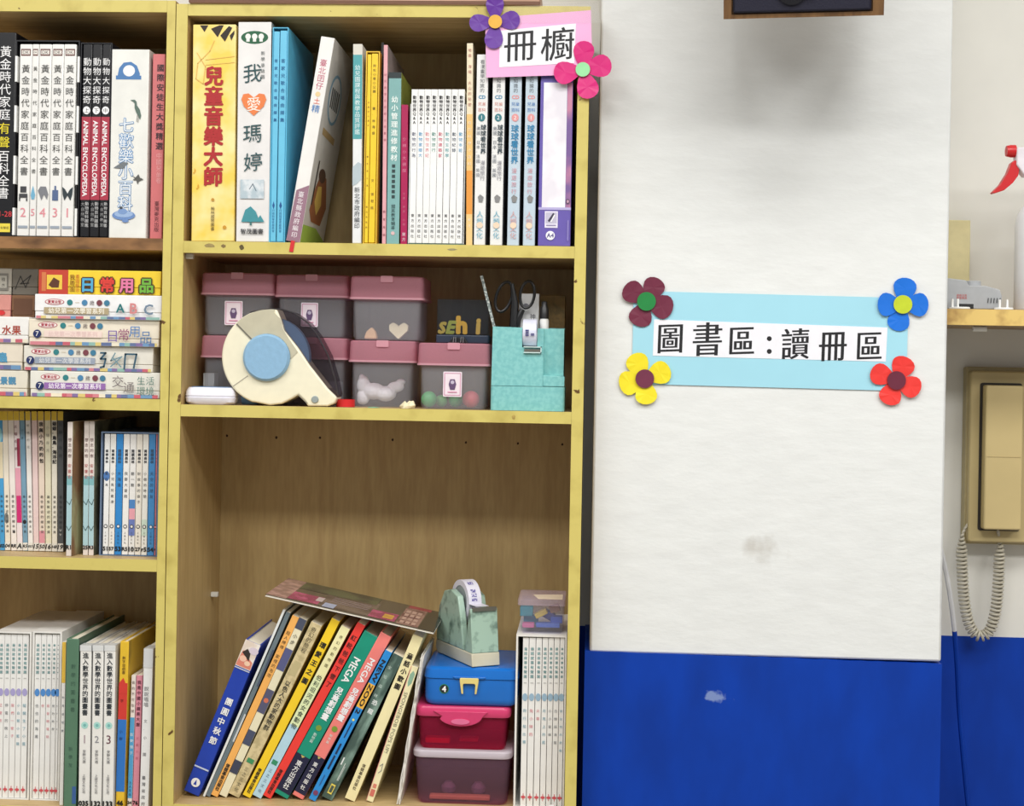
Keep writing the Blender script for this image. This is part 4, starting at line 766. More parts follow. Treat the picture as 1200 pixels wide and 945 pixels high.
# binder clip
xb_ = WX(537, 400, .03); root = empty('binder_clip', (xb_, .03, zt)); tag(root, 'black binder clip with wire arms on a pink lid', 'binder clip')
MB().prism([(xb_ - .016, zt), (xb_ + .016, zt), (xb_ + .010, zt + .009), (xb_ - .010, zt + .009)], .03, .046).build('jaw', mat((24, 24, 26), .35), root, bevel=.001)
for q in (-.008, .004):
    MB().tube([(xb_ + q, .028, zt + .001), (xb_ + q + .001, .027, zt + .010), (xb_ + q + .004, .027, zt + .010), (xb_ + q + .004, .028, zt + .001)], .0006, 6).build('wire_arm', mat((200, 200, 204), .25, metal=.9), root)

# ------------------------------------------------------------------ teal desk organizer
yo = .014; od = .085
def O(zx, zy, y=yo): p = W(400 + zx / 4, 290 + zy / 4, y); return (p.x, p.z)
TEAL = mat((118, 186, 186), .5, c2=(134, 198, 196), lo=.4, hi=.6, scale=140)
xl, xr = O(699, 700)[0], O(1047, 700)[0]; zb_ = B2 + .0005; dz = O(870, 768)[1] - zb_
Zo = lambda v: O(870, v)[1] - dz
root = empty('desk_organizer', ((xl + xr) / 2, yo, zb_)); tag(root, 'teal stepped desk organizer holding scissors and pens', 'organizer')
MB().loft([bodyring(xl, xr, yo, yo + od, zb_, .006), bodyring(xl, xr, yo, yo + od, Zo(654), .006)]).build('base', TEAL, root, smooth=True)
xs_, xn0, xn1, xk = O(708, 500)[0], O(848, 400)[0], O(918, 400)[0], O(946, 500)[0]
xr2 = O(1042, 500)[0]
MB().prism([(xl + .0008, Zo(652)), (xk, Zo(652)), (xk, Zo(470)), (xn0, Zo(470)), (xn0, Zo(378)), (xs_, Zo(375)), ], yo + .0006, yo + .004).build('front_wall', TEAL, root)
MB().prism([(xk, Zo(652)), (xr - .0008, Zo(652)), (xr - .0008, Zo(604)), (xk, Zo(600))], yo + .0006, yo + .02).build('step', TEAL, root, bevel=.001)
MB().box(xk, xr2, yo + .016, yo + .019, Zo(602), Zo(380)).box(xn1, xk, yo + .012, yo + .016, Zo(470), Zo(380)).build('recessed_wall', TEAL, root)
MB().box(xs_, xs_ + .003, yo + .004, yo + od - .004, Zo(652), Zo(375)).box(xr2 - .003, xr2, yo + .019, yo + od - .004, Zo(600), Zo(380)).build('side_wall', TEAL, root)
MB().box(xs_, xr2, yo + od - .004, yo + od - .001, Zo(652), Zo(372)).build('rear_wall', TEAL, root)
MB().box(xn0 - .002, xn0, yo + .004, yo + od - .004, Zo(652), Zo(378)).box(xk - .001, xk + .001, yo + .004, yo + .016, Zo(652), Zo(470)).build('divider', TEAL, root)
c0_, c1_ = O(855, 466), O(938, 498)
MB().box(c0_[0], c1_[0], yo - .004, yo + .012, c1_[1] - dz, c1_[1] - dz + .0015).box(c0_[0], c1_[0], yo - .004, yo + .012, c0_[1] - dz - .0015, c0_[1] - dz).box(c1_[0] - .0015, c1_[0], yo - .004, yo + .012, c1_[1] - dz, c0_[1] - dz).build('cutter_slot', mat((206, 226, 224), .35), root)
mb = MB()
for i in range(12):
    x_ = c0_[0] + .002 + i * (c1_[0] - c0_[0] - .004) / 12; mb.prism([(x_, c1_[1] - dz + .002), (x_ + .0013, c1_[1] - dz + .002), (x_ + .0007, c1_[1] - dz + .005)], yo - .003, yo - .0025)
mb.box(c0_[0] + .001, c1_[0] - .002, yo - .002, yo, c1_[1] - dz + .0016, c1_[1] - dz + .006).build('cutter_blade', mat((150, 146, 136), .3, metal=.8), root)
zin = Zo(652) + .0005
# scissors
ys = yo + .05
root = empty('scissors', (O(800, 500, ys)[0], ys, zin)); tag(root, 'scissors with black looped handles in the teal organizer', 'scissors')
BK = mat((26, 26, 28), .4)
def ring(cx, cy, rx, rz, tilt, nm):
    c = O(cx, cy, ys); pts = []
    for i in range(22):
        t = 2 * math.pi * i / 22; q, w_ = rx * math.cos(t), rz * math.sin(t); pts.append((c[0] + q * math.cos(tilt) - w_ * math.sin(tilt), ys, c[1] + q * math.sin(tilt) + w_ * math.cos(tilt)))
    MB().tube(pts, .0024, 8, closed=True).build(nm, BK, root, smooth=True)
ring(762, 232, .0125, .025, -.28, 'handle_loop'); ring(872, 222, .0115, .022, -.12, 'handle_loop')
MB().tube([(*O(800, 170, ys)[:1], ys, O(800, 170, ys)[1]), (O(812, 260, ys)[0], ys, O(812, 260, ys)[1]), (O(806, 400, ys)[0], ys, O(806, 400, ys)[1])], [.003, .006, .007], 8).build('shank', BK, root, smooth=True)
MB().tube([(O(850, 290, ys)[0], ys + .004, O(850, 290, ys)[1]), (O(822, 340, ys)[0], ys + .004, O(822, 340, ys)[1]), (O(812, 410, ys)[0], ys + .004, O(812, 410, ys)[1])], [.004, .007, .007], 8).build('shank', BK, root, smooth=True)
q0, q1 = O(812, 400, ys), O(806, 420, ys)
MB().prism([(q0[0] - .004, zin), (q0[0] + .001, zin), (q0[0] + .006, q0[1]), (q0[0] - .006, q0[1])], ys, ys + .003).build('blade', mat((170, 172, 176), .25, metal=.9), root)
# ruler-like stick, card, marker, tape
yq = yo + .025
p0, p1 = O(728, 420, yq), O(657, 133, yq); d = Vector((p1[0] - p0[0], p1[1] - p0[1])).normalized(); bz = zin + .001; p0 = (p1[0] - d.x * (p1[1] - bz) / d.y, bz)
nx = Vector((-d.y, d.x)) * .0022
root = empty('ruler', (p0[0], yq, bz)); tag(root, 'narrow speckled metal ruler standing in the organizer', 'ruler')
MB().prism([(p0[0] + nx.x, p0[1] + nx.y), (p0[0] - nx.x, p0[1] - nx.y), (p1[0] - nx.x, p1[1] - nx.y), (p1[0] + nx.x, p1[1] + nx.y)], yq, yq + .002).build('blade', mat((120, 130, 128), .35, c2=(190, 196, 190), lo=.5, hi=.56, scale=260), root)
yq = yo + .062
a, b = O(832, 300, yq)[0], O(926, 300, yq)[0]; zt = O(880, 217, yq)[1]
root = empty('card_box', (a, yq, zin)); tag(root, 'white card box with dark print standing behind the scissors', 'box')
MB().box(a, b, yq, yq + .012, zin, zt).build('carton', mat((226, 226, 226), .5), root, bevel=.0008)
sr_w, sr_h = b - a, zt - zin
decorate(root, sr_w, sr_h, [('c', .35, .14, .005, .005, (130, 130, 140)), ('h', '神', .55, .85, .25, (60, 60, 70)), ('r', .5, .72, .32, .37, (50, 50, 60)), ('r', .5, .72, .4, .47, (50, 50, 60)), ('r', .1, .9, .52, .54, (120, 120, 160))])
yq = yo + .035; c = O(952, 300, yq); r = .0075
root = empty('marker', (c[0], yq, zin)); tag(root, 'white marker with black cap in the teal organizer', 'marker')
MB().lathe([(r, 0), (r, O(952, 345, yq)[1] - zin), (r * .8, O(952, 330, yq)[1] - zin)], (c[0], yq, zin), 20).build('barrel', mat((232, 232, 230), .4), root, smooth=True)
MB().lathe([(r * .95, O(952, 335, yq)[1] - zin), (r * .95, O(952, 285, yq)[1] - zin), (r * .62, O(952, 276, yq)[1] - zin), (r * .6, O(952, 255, yq)[1] - zin), (.001, O(952, 253, yq)[1] - zin)], (c[0], yq, zin), 20).build('cap', BK, root, smooth=True)
yq = yo - .001; a, b = O(850, 400, yq)[0], O(914, 400, yq)[0]; zt = O(880, 335, yq)[1]; zl = O(880, 462, yq)[1]
tr = (zt - zl) * .52; tcz = zt - tr; n = 28
root = empty('tape_roll', ((a + b) / 2, yq + tr, tcz - tr)); tag(root, 'white printed tape roll set into the teal organizer', 'tape')
mb = MB(); mb.loft([[Vector((x, yq + tr + rr * math.cos(2 * math.pi * i / n), tcz + rr * math.sin(2 * math.pi * i / n))) for i in range(n)] for x, rr in ((a, tr), (b, tr), (b, tr * .75), (a, tr * .75), (a, tr))], caps=False)
ro = mb.build('roll', mat((214, 216, 232), .4), root, smooth=True)
wl = world_loc(root)
decorate(ro, b - a, tr * .5, [('r', .2, .45, .05, .3, (70, 70, 120)), ('r', .2, .45, .4, .6, (70, 70, 120)), ('r', .2, .45, .7, .95, (70, 70, 120)), ('r', .6, .85, .55, .9, (90, 90, 130))], x0=a - wl.x, z0=tcz - tr * .25 - wl.z, y0=yq - .0006 - wl.y)
yq = .13; zz = B2 + .0004
tag(MB().box(WX(632, 380, yq), WX(662, 380, yq), yq, yq + .05, zz, WZ(645, 346, yq)).build('carton', mat((150, 120, 70), .6, c2=(120, 100, 60)), None, bevel=.001), 'small brown carton in shadow behind the teal organizer', 'box')

# ================================================================== tall bookcase, bottom bay: leaning books
yl = .045
def Zm(x, y): return (190 + x / 3.315, 660 + y / 3.315)
def lean(label, bl, tl, wz, col, els, yf=yl, depth=.19, **k):
    b, t = Zm(*bl), Zm(*tl)
    e2 = []
    for e in els:                                    # print positions are given as 0..1 down the spine
        e2.append(e)
    B = W(b[0], b[1], yf); w = wz / 3.315 * SC(b[0], yf); T = W(t[0], t[1], yf)
    ln = math.atan2(T.x - B.x, T.z - B3)
    for _ in range(3): bz = B3 + max(0, w * math.sin(ln)); ln = math.atan2(T.x - B.x, T.z - bz)
    h = math.hypot(T.x - B.x, T.z - bz)
    root = empty('book', (B.x, yf, bz + .0005), ln); tag(root, label, 'book', 'leaning books')
    hard = k.get('hard', False); th = min(.0022 if hard else .0008, w * .2); e = .003 if hard else 0
    side = k.get('side'); cm = k.get('cm') or mat(col, k.get('rough', .4), var=.05, scale=30)
    c = MB().box(0, w, 0, th, 0, h).box(0, th, th, depth, 0, h)
    c.box(w - th, w, th, depth, 0, h)
    c.build('cover', cm, root, local=True, bevel=min(.0015, w * .12))
    MB().box(th, w - th, th, depth - e, e, h - e).build('page_block', PAPER, root, local=True)
    decorate(root, w, h, e2)
    return root, w, h
WH = (238, 238, 236)
lean('blue hardback at the far end of the leaning row, white characters and a family picture', (84, 890), (325, 297), 62, (28, 62, 168), [
    ('r', 0, 1, 0, .17, mat((222, 206, 190), .4, c2=(236, 228, 218), scale=60)), ('p', [(.02, .15), (.1, .07), (.4, .06), (.6, .1), (.95, .12), (.98, .165), (.02, .165)], (214, 130, 110)), ('p', [(.1, .08), (.35, .05), (.62, .07), (.7, .12), (.4, .1)], (46, 36, 34)), ('e', .3, .115, .006, .005, (236, 190, 166)), ('e', .66, .135, .005, .004, (236, 200, 170)), ('e', .75, .05, .008, .006, (214, 200, 210)),
    ('r', 0, 1, .175, .182, (190, 196, 214)), ('t', '團圓中秋節', .52, .36, .68, WH, {'k': .5, 'b': .02}), ('r', .03, .97, .825, .835, (190, 200, 220)), ('c', .5, .925, .0075, .0075, WH), ('p', [(.4, .94), (.5, .905), (.6, .94)], (28, 62, 168))], hard=True, depth=.2)
book_thin = lean('thin white booklet standing between the blue hardback and the grey booklet', (158, 880), (470, 182), 9, (226, 228, 226), [])
lean('thin slate grey booklet beside the orange book', (170, 884), (483, 190), 17, (104, 118, 124), [('r', .6, 1, .2, .4, (70, 80, 100)), ('r', .6, 1, .55, .7, (196, 200, 200))])
lean('light orange picture book with black title', (190, 888), (507, 203), 27, (240, 176, 92), [('t', '超人棒棒‧家裡的泡泡', .5, .08, .34, (60, 44, 30), {'k': .6}), ('t', '信誼基金出版社', .5, .82, .97, (50, 40, 30), {'k': .6, 'b': .03})])
lean('cream and navy chequered picture book beside the orange one', (222, 892), (534, 212), 30, (230, 222, 190), [('r', 0, 1, .0, .06, (70, 76, 96)), ('r', 0, 1, .17, .29, (84, 88, 130)), ('r', 0, 1, .4, .53, (84, 84, 110)), ('c', .5, .46, .004, .004, (206, 110, 80)), ('r', 0, 1, .63, .71, (70, 76, 100)), ('r', 0, 1, .8, .87, (60, 64, 84)), ('t', '小步', .5, .08, .15, (50, 50, 50), {'k': .6})])
BEI = mat((214, 196, 150), .5, c2=(184, 168, 124), lo=.42, hi=.6, scale=90)
lean('beige picture book with pencil drawn animals and dark title', (258, 893), (580, 228), 44, (214, 196, 150), [('t', '奇幻的旅程', .5, .02, .17, (70, 62, 44), {'k': .5}), ('r', .2, .8, .22, .3, (190, 176, 130)), ('t', '以色人大的家動物群', .5, .33, .62, (50, 50, 46), {'k': .62, 'b': .01}), ('r', .2, .8, .785, .81, (60, 140, 90)), ('t', '三之三文化', .5, .83, .98, (96, 90, 70), {'k': .4})], cm=BEI)
lean('yellow picture book with bold black title in the leaning row', (313, 880), (660, 214), 33, (242, 204, 40), [('t', '環愛王之圖', .5, .12, .37, (30, 30, 26), {'k': .75, 'b': .03}), ('t', '信誼基金出版社', .5, .84, .98, (60, 50, 20), {'k': .6, 'b': .03})])
lean('cream to pale blue picture book with green tinted title', (352, 886), (697, 243), 36, (238, 232, 176), [('r', 0, 1, .58, 1, (178, 212, 226)), ('r', 0, 1, .3, .58, (222, 232, 180)), ('t', '奇幻的動物園', .55, .04, .24, (110, 100, 60), {'k': .4}), ('t', '伯利坦河的女食動物', .5, .28, .6, (56, 70, 60), {'k': .62, 'b': .01}), ('r', .2, .8, .785, .81, (50, 140, 100)), ('t', '三之三文化', .5, .83, .98, (90, 110, 130), {'k': .4})])
lean('bright red picture book in the leaning row', (392, 890), (760, 230), 33, (234, 62, 54), [('t', '紅靴爸爸下雪了', .5, .06, .37, (90, 20, 20), {'k': .7, 'b': .02}), ('t', '信誼基金出版社', .5, .84, .98, (70, 20, 20), {'k': .6, 'b': .03})])
NAV = (24, 26, 58)
for lb, bl, tl, wz, c in (('green thick encyclopedia with navy foot and white characters', (436, 880), (787, 262), 58, (18, 142, 116)), ('salmon thick encyclopedia with navy foot and white characters', (506, 880), (850, 268), 46, (236, 128, 120))):
    lean(lb, bl, tl, wz, c, [('r', 0, 1, .75, .975, NAV), ('p', [(.35, .752), (.65, .752), (.5, .765)], (196, 180, 100)), ('d', 'MEGA', .5, .15, .30, WH, {'k': .5, 'b': .02}), ('t', '兒童創想畫', .5, .33, .53, (240, 240, 240), {'k': .62, 'b': .03}), ('c', .5, .58, .0048, .0048, (120, 150, 50)), ('t', '動物篇', .5, .61, .67, (210, 230, 220), {'k': .25}), ('t', '東方出版社', .5, .78, .955, WH, {'k': .42, 'b': .01})], hard=True, depth=.2)
lean('blue animal book with yellow block and black title', (570, 886), (868, 338), 28, (42, 140, 214), [('r', 0, 1, .22, .38, (236, 180, 66)), ('d', 'NEW ZOO 2', .5, .06, .42, (24, 24, 30), {'k': .62, 'b': .03}), ('c', .5, .46, .002, .002, (230, 220, 120)), ('r', .42, .58, .48, .58, (24, 50, 96)), ('r', .38, .62, .62, .69, (24, 40, 76)), ('r', .38, .62, .7, .79, (24, 40, 76)), ('r', .45, .55, .83, .9, (40, 76, 130)), ('c', .5, .95, .0042, .0042, (120, 60, 96))], yf=yl - .006)
DG = mat((66, 88, 80), .5, c2=(132, 160, 146), lo=.46, hi=.66, scale=45, stretch=(1, 1, .35))
lean('dark green book with pale wave pattern and yellow frame mark', (620, 893), (898, 350), 44, (80, 100, 94), [('t', '全知森林', .3, .06, .32, (210, 226, 216), {'k': .34}), ('t', '恐龍', .5, .3, .42, (236, 240, 236), {'k': .5, 'b': .02}), ('r', .56, .62, .75, .87, (206, 214, 206)), ('r', .66, .71, .77, .87, (190, 200, 194)), ('r', .22, .34, .72, .77, (226, 230, 226)), ('r', .3, .7, .9, .965, (226, 206, 90)), ('r', .37, .63, .91, .955, (70, 84, 74))], cm=DG)
lean('cream picture book rising tallest beside the dark green book', (710, 893), (976, 277), 41, (240, 228, 176), [('t', '童話小歡圖', .52, .1, .33, (46, 40, 30), {'k': .6, 'b': .03}), ('t', '信誼基金出版社', .5, .78, .94, (90, 80, 60), {'k': .35, 'b': .02})])
lean('cream book with grey capital letters and red foot emblem', (793, 905), (969, 400), 27, (240, 230, 184), [('p', [(.2, .06), (.5, .03), (.85, .05), (.8, .12), (.45, .15), (.25, .12)], (140, 176, 150)), ('d', 'SPONGEBOB POPS UP!', .5, .19, .64, (120, 114, 96), {'k': .5}), ('s', [(.3, .74), (.6, .72), (.7, .77), (.4, .79)], .0012, (150, 150, 140)), ('r', .25, .75, .87, .9, (214, 130, 110)), ('r', .2, .8, .91, .96, (206, 110, 96)), ('r', 0, .06, 0, 1, (220, 130, 130))])
# ragged white booklet beside the boxes: its wavy fore edge shows
b, t = Zm(912, 940), Zm(1007, 352); B = W(*b, yl); T = W(*t, yl); ln = math.atan2(T.x - B.x, T.z - B3); w = .006
root = empty('booklet', (B.x, yl - .01, B3 + w * math.sin(ln) + .0006), ln); tag(root, 'ragged white booklet with wavy edges leaning on the coloured boxes', 'booklet'); h = math.hypot(T.x - B.x, T.z - B3)
for i in range(4):
    rnd = random.Random(i); x_ = .0003 + i * .0014; n = 26; mb = MB(); v = []; f = []
    for j in range(n + 1):
        z_ = h * (.0 + (.965 + .03 * rnd.random()) * j / n); o_ = .0011 * math.sin(j * 1.1 + i) ; fr = .003 * abs(math.sin(j * .6 + i * 1.3)) + .002 * rnd.random()
        v += [(x_ + o_ * .4, fr, z_), (x_ + o_ * .4 + .0013, fr, z_), (x_ + .0013, .17, z_), (x_, .17, z_)]
        if j: k = 4 * j; f += [(k - 4, k - 3, k + 1, k), (k - 3, k - 2, k + 2, k + 1), (k - 2, k - 1, k + 3, k + 2), (k - 1, k - 4, k, k + 3)]
    f += [(3, 2, 1, 0), (4 * n, 4 * n + 1, 4 * n + 2, 4 * n + 3)]
    mb.add(v, f).build('leaf', mat((226, 222, 214), .7, c2=(150, 144, 134), lo=.55, hi=.75, scale=50), root, local=True)
# magazine lying across the leaning row
ym = .03; pts = [(310.7, 699), (508, 743.5)]
pA, pB = W(310.7, 699, ym), W(508, 743.5, ym); an = -math.atan2(pB.z - pA.z, pB.x - pA.x); L_ = math.hypot(pB.x - pA.x, pB.z - pA.z)
root = empty('magazine', (pA.x, ym, pA.z), an); tag(root, 'glossy dark pink magazine lying across the leaning books', 'magazine')
dm = .19
MB().box(0, L_, 0, dm, 0, .0008).box(0, L_, dm - .0015, dm, .0008, .003).build('back_cover', mat((236, 232, 226), .3), root, local=True)
MB().box(.001, L_ - .001, .001, dm - .0016, .0009, .0027).build('page_block', PAPER, root, local=True)
MB().box(0, L_, 0, dm - .0016, .0028, .0034).build('front_cover', mat((70, 66, 62), .18, coat=.3), root, local=True)
def onmag(nm, u0, u1, v0, v1, c, k):
    MB().add([(u0 * L_, v0 * dm, .0035 + .0001 * k), (u1 * L_, v0 * dm, .0035 + .0001 * k), (u1 * L_, v1 * dm, .0035 + .0001 * k), (u0 * L_, v1 * dm, .0035 + .0001 * k)], [(0, 1, 2, 3)]).build(nm, c if not isinstance(c, tuple) else mat(c, .2, var=.1), root, local=True)
MG = mat((120, 104, 96), .2, c2=(70, 58, 60), lo=.4, hi=.62, scale=26, stretch=(.5, 1, 1)); PK = mat((150, 44, 92), .2, c2=(190, 80, 124), scale=40)
onmag('printed_patch', .0, .12, .0, .98, mat((150, 116, 108), .2, c2=(190, 150, 140), scale=40), 1); onmag('printed_patch', .12, .3, .05, .42, PK, 1); onmag('printed_patch', .3, .62, .04, .7, MG, 1); onmag('printed_patch', .12, .6, .62, .98, mat((84, 92, 66), .25, c2=(58, 60, 52), scale=25), 2)
onmag('printed_patch', .6, .76, .05, .4, PK, 2); onmag('printed_patch', .77, .9, .02, .85, mat((156, 120, 110), .2, c2=(110, 66, 72), scale=30), 1); onmag('printed_patch', .78, .92, .85, .98, (160, 40, 70), 2); onmag('printed_patch', .905, 1, 0, .98, (44, 46, 44), 1); onmag('printed_patch', .68, .74, .12, .32, (214, 160, 70), 3)
onmag('printed_patch', .27, .31, .2, .4, (206, 190, 190), 3); onmag('printed_patch', .33, .4, .02, .22, (170, 180, 206), 3)
for j in range(4):
    for i in range(3): onmag('printed_patch', .785 + .035 * i, .81 + .035 * i, .08 + .17 * j, .2 + .17 * j, (196, 160, 146), 4)
    onmag('printed_line', .35, .58, .3 + .07 * j, .325 + .07 * j, (160, 140, 140), 3)

# ------------------------------------------------------------------ stacked containers
yk = .045
def rloft(x0, x1, y0, y1, r, lv): return [bodyring(x0 + i, x1 - i, y0 + i, y1 - i, z, max(.002, r - i * .5), 6) for i, z in lv]
def hollow(x0, x1, y0, y1, r, z0, z1, q, t=.0013):
    return MB().loft(rloft(x0, x1, y0, y1, r, [(q + .004, z0), (q, z0 + .005), (0, z1), (t, z1), (q + t, z0 + .006), (q + .004 + t, z0 + t)]))
# bottom clear box
a, b = WX(485, 910, yk), WX(598, 910, yk); z0 = B3 + .0004; zr = WZ(540, 889, yk); zt = WZ(540, 880, yk); kd = .15
root = empty('food_box', ((a + b) / 2, yk, z0)); tag(root, 'clear mauve tinted plastic box with white lid at the bottom of the pile', 'storage box')
hollow(a, b, yk, yk + kd, .018, z0, zr, .005).build('body', clear((196, 158, 180), .11, .25, (236, 214, 226)), root, smooth=True)
MB().loft(rloft(a - .003, b + .003, yk - .003, yk + kd + .003, .020, [(.001, zr + .0003), (0, zr + .002), (0, zt - .003), (.002, zt - .0005), (.006, zt)])).build('lid', clear((230, 220, 228), .6, .3, (246, 240, 246)), root, smooth=True)
xs0, xs1 = WX(503, 933, yk + .02), WX(574, 933, yk + .02)
tag(MB().box(xs0, xs1, yk + .02, yk + .034, z0 + .0025, z0 + .010).build('wooden_stick', mat((226, 160, 110), .6), None, bevel=.002), 'orange brown stick lying in the bottom clear box', 'stick')
for i, xq in enumerate((525, 560)):
    x_ = WX(xq, 925, yk + .05); tag(MB().lathe([(.004, 0), (.011, .004), (.012, .012), (.006, .02), (.001, .021)], (x_, yk + .06, z0 + .0025), 14).build('toy_bead', mat((150, 130, 150), .4), None, smooth=True), 'round mauve bead %s in the bottom clear box' % ['left of the other', 'right of the other'][i], 'toy')
ztop = zt + .0004
# pink box
a, b = WX(489, 860, yk), WX(594.5, 860, yk); zr = WZ(540, 841, yk); zt = WZ(540, 828.5, yk); kd2 = .135; z0 = ztop
root = empty('lunch_box', ((a + b) / 2, yk, z0)); tag(root, 'pink see-through lunch box with a curved clasp in the middle of the pile', 'lunch box')
hollow(a, b, yk + .003, yk + kd2, .015, z0, zr, .003).build('body', clear((224, 60, 110), .17, .2, (242, 174, 194)), root, smooth=True)
PL = mat((206, 60, 108), .3, var=.03)
MB().loft(rloft(a - .004, b + .005, yk - .001, yk + kd2 + .004, .016, [(.001, zr + .0003), (0, zr + .002), (0, zt - .004), (.002, zt - .001), (.006, zt)])).build('lid', PL, root, smooth=True)
xm = (a + b) / 2 - .003
cl = [(xm - .044, zr + .010), (xm - .030, zr + .002)] + [(xm + .034 * math.cos(math.radians(t)), zr - .001 - .013 * abs(math.sin(math.radians(t))) ** 1.2) for t in range(-170, -9, 16)] + [(xm + .036, zr + .002), (xm + .044, zr + .010)]
MB().prism(cl, yk - .0045, yk + .002).build('clasp', PL, root, bevel=.001)
MB().prism([(xm + .015 * math.cos(2 * math.pi * i / 20), zr - .006 + .0045 * math.sin(2 * math.pi * i / 20)) for i in range(20)], yk - .006, yk - .004).build('clasp_pad', mat((222, 110, 150), .35), root)
for x0, x1, hgt, c, lb, yy in ((498, 527, .009, (236, 96, 80), 'red block lying in the pink lunch box', .03), (538, 560, .006, (226, 110, 110), 'small coral stick lying in the pink lunch box', .045)):
    tag(MB().box(WX(x0, 872, yk + yy), WX(x1, 872, yk + yy), yk + yy, yk + yy + .02, z0 + .0025, z0 + .0025 + hgt).build('toy_block', mat(c, .5), None, bevel=.002), lb, 'toy')
ztop = zt + .0005
# blue lunch box with yellow latch
a, b = WX(497, 810, yk), WX(606.5, 810, yk); z0 = ztop; zs = WZ(550, 796, yk); zt = WZ(550, 783, yk); kd3 = .17
BL = mat((22, 108, 196), .28, var=.04, scale=25)
root = empty('lunch_box', ((a + b) / 2, yk, z0)); tag(root, 'blue lunch box with yellow latch and number sticker on top of the pile', 'lunch box')
MB().loft(rloft(a, b, yk, yk + kd3, .02, [(.007, z0), (.002, z0 + .004), (0, z0 + .012), (0, zs - .001)])).build('body', BL, root, smooth=True)
MB().loft(rloft(a - .0015, b + .0015, yk - .0015, yk + kd3 + .0015, .02, [(.0, zs), (0, zs + .003), (.002, zt - .004), (.006, zt - .001), (.012, zt), (.016, zt - .001), (.02, zt - .0005)])).build('lid', BL, root, smooth=True)
xm0, xm1 = WX(539, 803, yk), WX(561, 803, yk); zla, zlb = WZ(550, 794.5, yk), WZ(550, 813, yk); YL = mat((226, 206, 126), .4)
MB().prism(rpoly([(xm0, zla - .006), (xm0 + .003, zlb), (xm0 + .006, zlb), (xm0 + .005, zla - .009), (xm1 - .005, zla - .009), (xm1 - .006, zlb), (xm1 - .003, zlb), (xm1, zla - .006), (xm1, zla), (xm0, zla)], [.001, 0, 0, .003, .003, 0, 0, .001, .002, .002], 3), yk - .006, yk - .0016).build('latch', YL, root, bevel=.001)
MB().prism([(xm0 - .012, zs + .004), (xm0 - .008, zs), (xm1 + .008, zs), (xm1 + .012, zs + .004)], yk - .0035, yk).build('latch_lip', BL, root, bevel=.001)
pc = W(520.5, 807.5, yk); r = 5.6 * SC(520, yk)
st = MB().prism([(pc.x + r * math.cos(2 * math.pi * i / 24), pc.z + r * math.sin(2 * math.pi * i / 24)) for i in range(24)], yk - .0009, yk - .0004).build('sticker', mat((40, 130, 90), .4), root)
wl = world_loc(root)
decorate(st, 2 * r, 2 * r, [('c', .5, .5, r * .86, r * .86, (26, 30, 34)), ('h', '4', .28, .72, .5, WH, {'word': 1, 'b': .03})], x0=pc.x - r - wl.x, z0=pc.z - r - wl.z, y0=yk - .0009 - wl.y)
# marbled tape dispenser standing on the blue box, turned
zD = zt + .0006
fx = WX(567.5, 779, yk + .012)
root = empty('tape_dispenser', (fx + .003, yk + .014, zD), 0, math.radians(29)); tag(root, 'marbled pale green tape dispenser on the blue lunch box', 'tape dispenser')
MARB = mat((162, 190, 172), .35, c2=(92, 116, 104), lo=.5, hi=.66, scale=40, detail=8, coat=.2)
CRM = mat((206, 200, 176), .45, var=.06, scale=20)
hw = .025
def yz(pts, x0, x1, m, nm, bev=.0012):
    mb = MB(); n = len(pts); mb.add([(x0, y, z) for y, z in pts] + [(x1, y, z) for y, z in pts], [tuple(range(n)), tuple(range(2 * n - 1, n - 1, -1))] + [(i, i + n, (i + 1) % n + n, (i + 1) % n) for i in range(n)])
    return mb.build(nm, m, root, local=True, bevel=bev)
yz([(.0, .0), (.003, .021), (.148, .021), (.150, .008), (.142, .0)], -hw, hw, CRM, 'base')
yz([(.003, .0212), (.0125, .092), (.0185, .092), (.026, .05), (.034, .0212)], -hw + .001, hw - .001, MARB, 'front_post')
cheek = [(.036, .0212), (.048, .07), (.062, .106), (.09, .114), (.118, .108), (.138, .08), (.147, .045), (.148, .0212)]
yz(cheek, -hw, -hw + .011, MARB, 'cheek', .002); yz(cheek, hw - .011, hw, MARB, 'cheek', .002)
MB().box(-hw + .004, hw - .004, .009, .013, .088, .0945).build('cutter_blade', mat((130, 130, 120), .35, metal=.7), root, local=True)
mb = MB()
for sg in (-1, 1): mb.box(sg * (hw - .0012) - .0008, sg * (hw - .0012) + .0008, .008, .0125, .03, .094)
n = 36; cy_r, cz_r, rr = .082, .094, .036; x0r, x1r = -.0115, .0115
rl = MB().loft([[Vector((x, cy_r + q * math.cos(2 * math.pi * i / n), cz_r + q * math.sin(2 * math.pi * i / n))) for i in range(n)] for x, q in ((x0r, rr), (x1r, rr), (x1r, rr * .74), (x0r, rr * .74), (x0r, rr))], caps=False).build('tape_roll', mat((222, 220, 232), .35), root, local=True, smooth=True)
MB().loft([[Vector((x, cy_r + q * math.cos(2 * math.pi * i / n), cz_r + q * math.sin(2 * math.pi * i / n))) for i in range(n)] for x, q in ((x0r + .001, rr * .735), (x1r - .001, rr * .735), (x1r - .001, rr * .3), (x0r + .001, rr * .3), (x0r + .001, rr * .735))], caps=False).build('core', mat((150, 158, 160), .4), root, local=True, smooth=True)
for k, (q0, q1) in enumerate([(112, 124), (140, 149), (152, 161), (164, 172)]):       # purple print on the curved tape
    mb = MB(); v = []
    for t in (q0, (q0 + q1) / 2, q1):
        for x in (-.006, .0035): v.append((x, cy_r + (rr + .0003) * math.cos(math.radians(t)), cz_r + (rr + .0003) * math.sin(math.radians(t))))
    mb.add(v, [(0, 1, 3, 2), (2, 3, 5, 4)]).build('tape_print', mat((90, 84, 150), .4, c2=(206, 204, 226), lo=.5, hi=.56, scale=380), root, local=True)
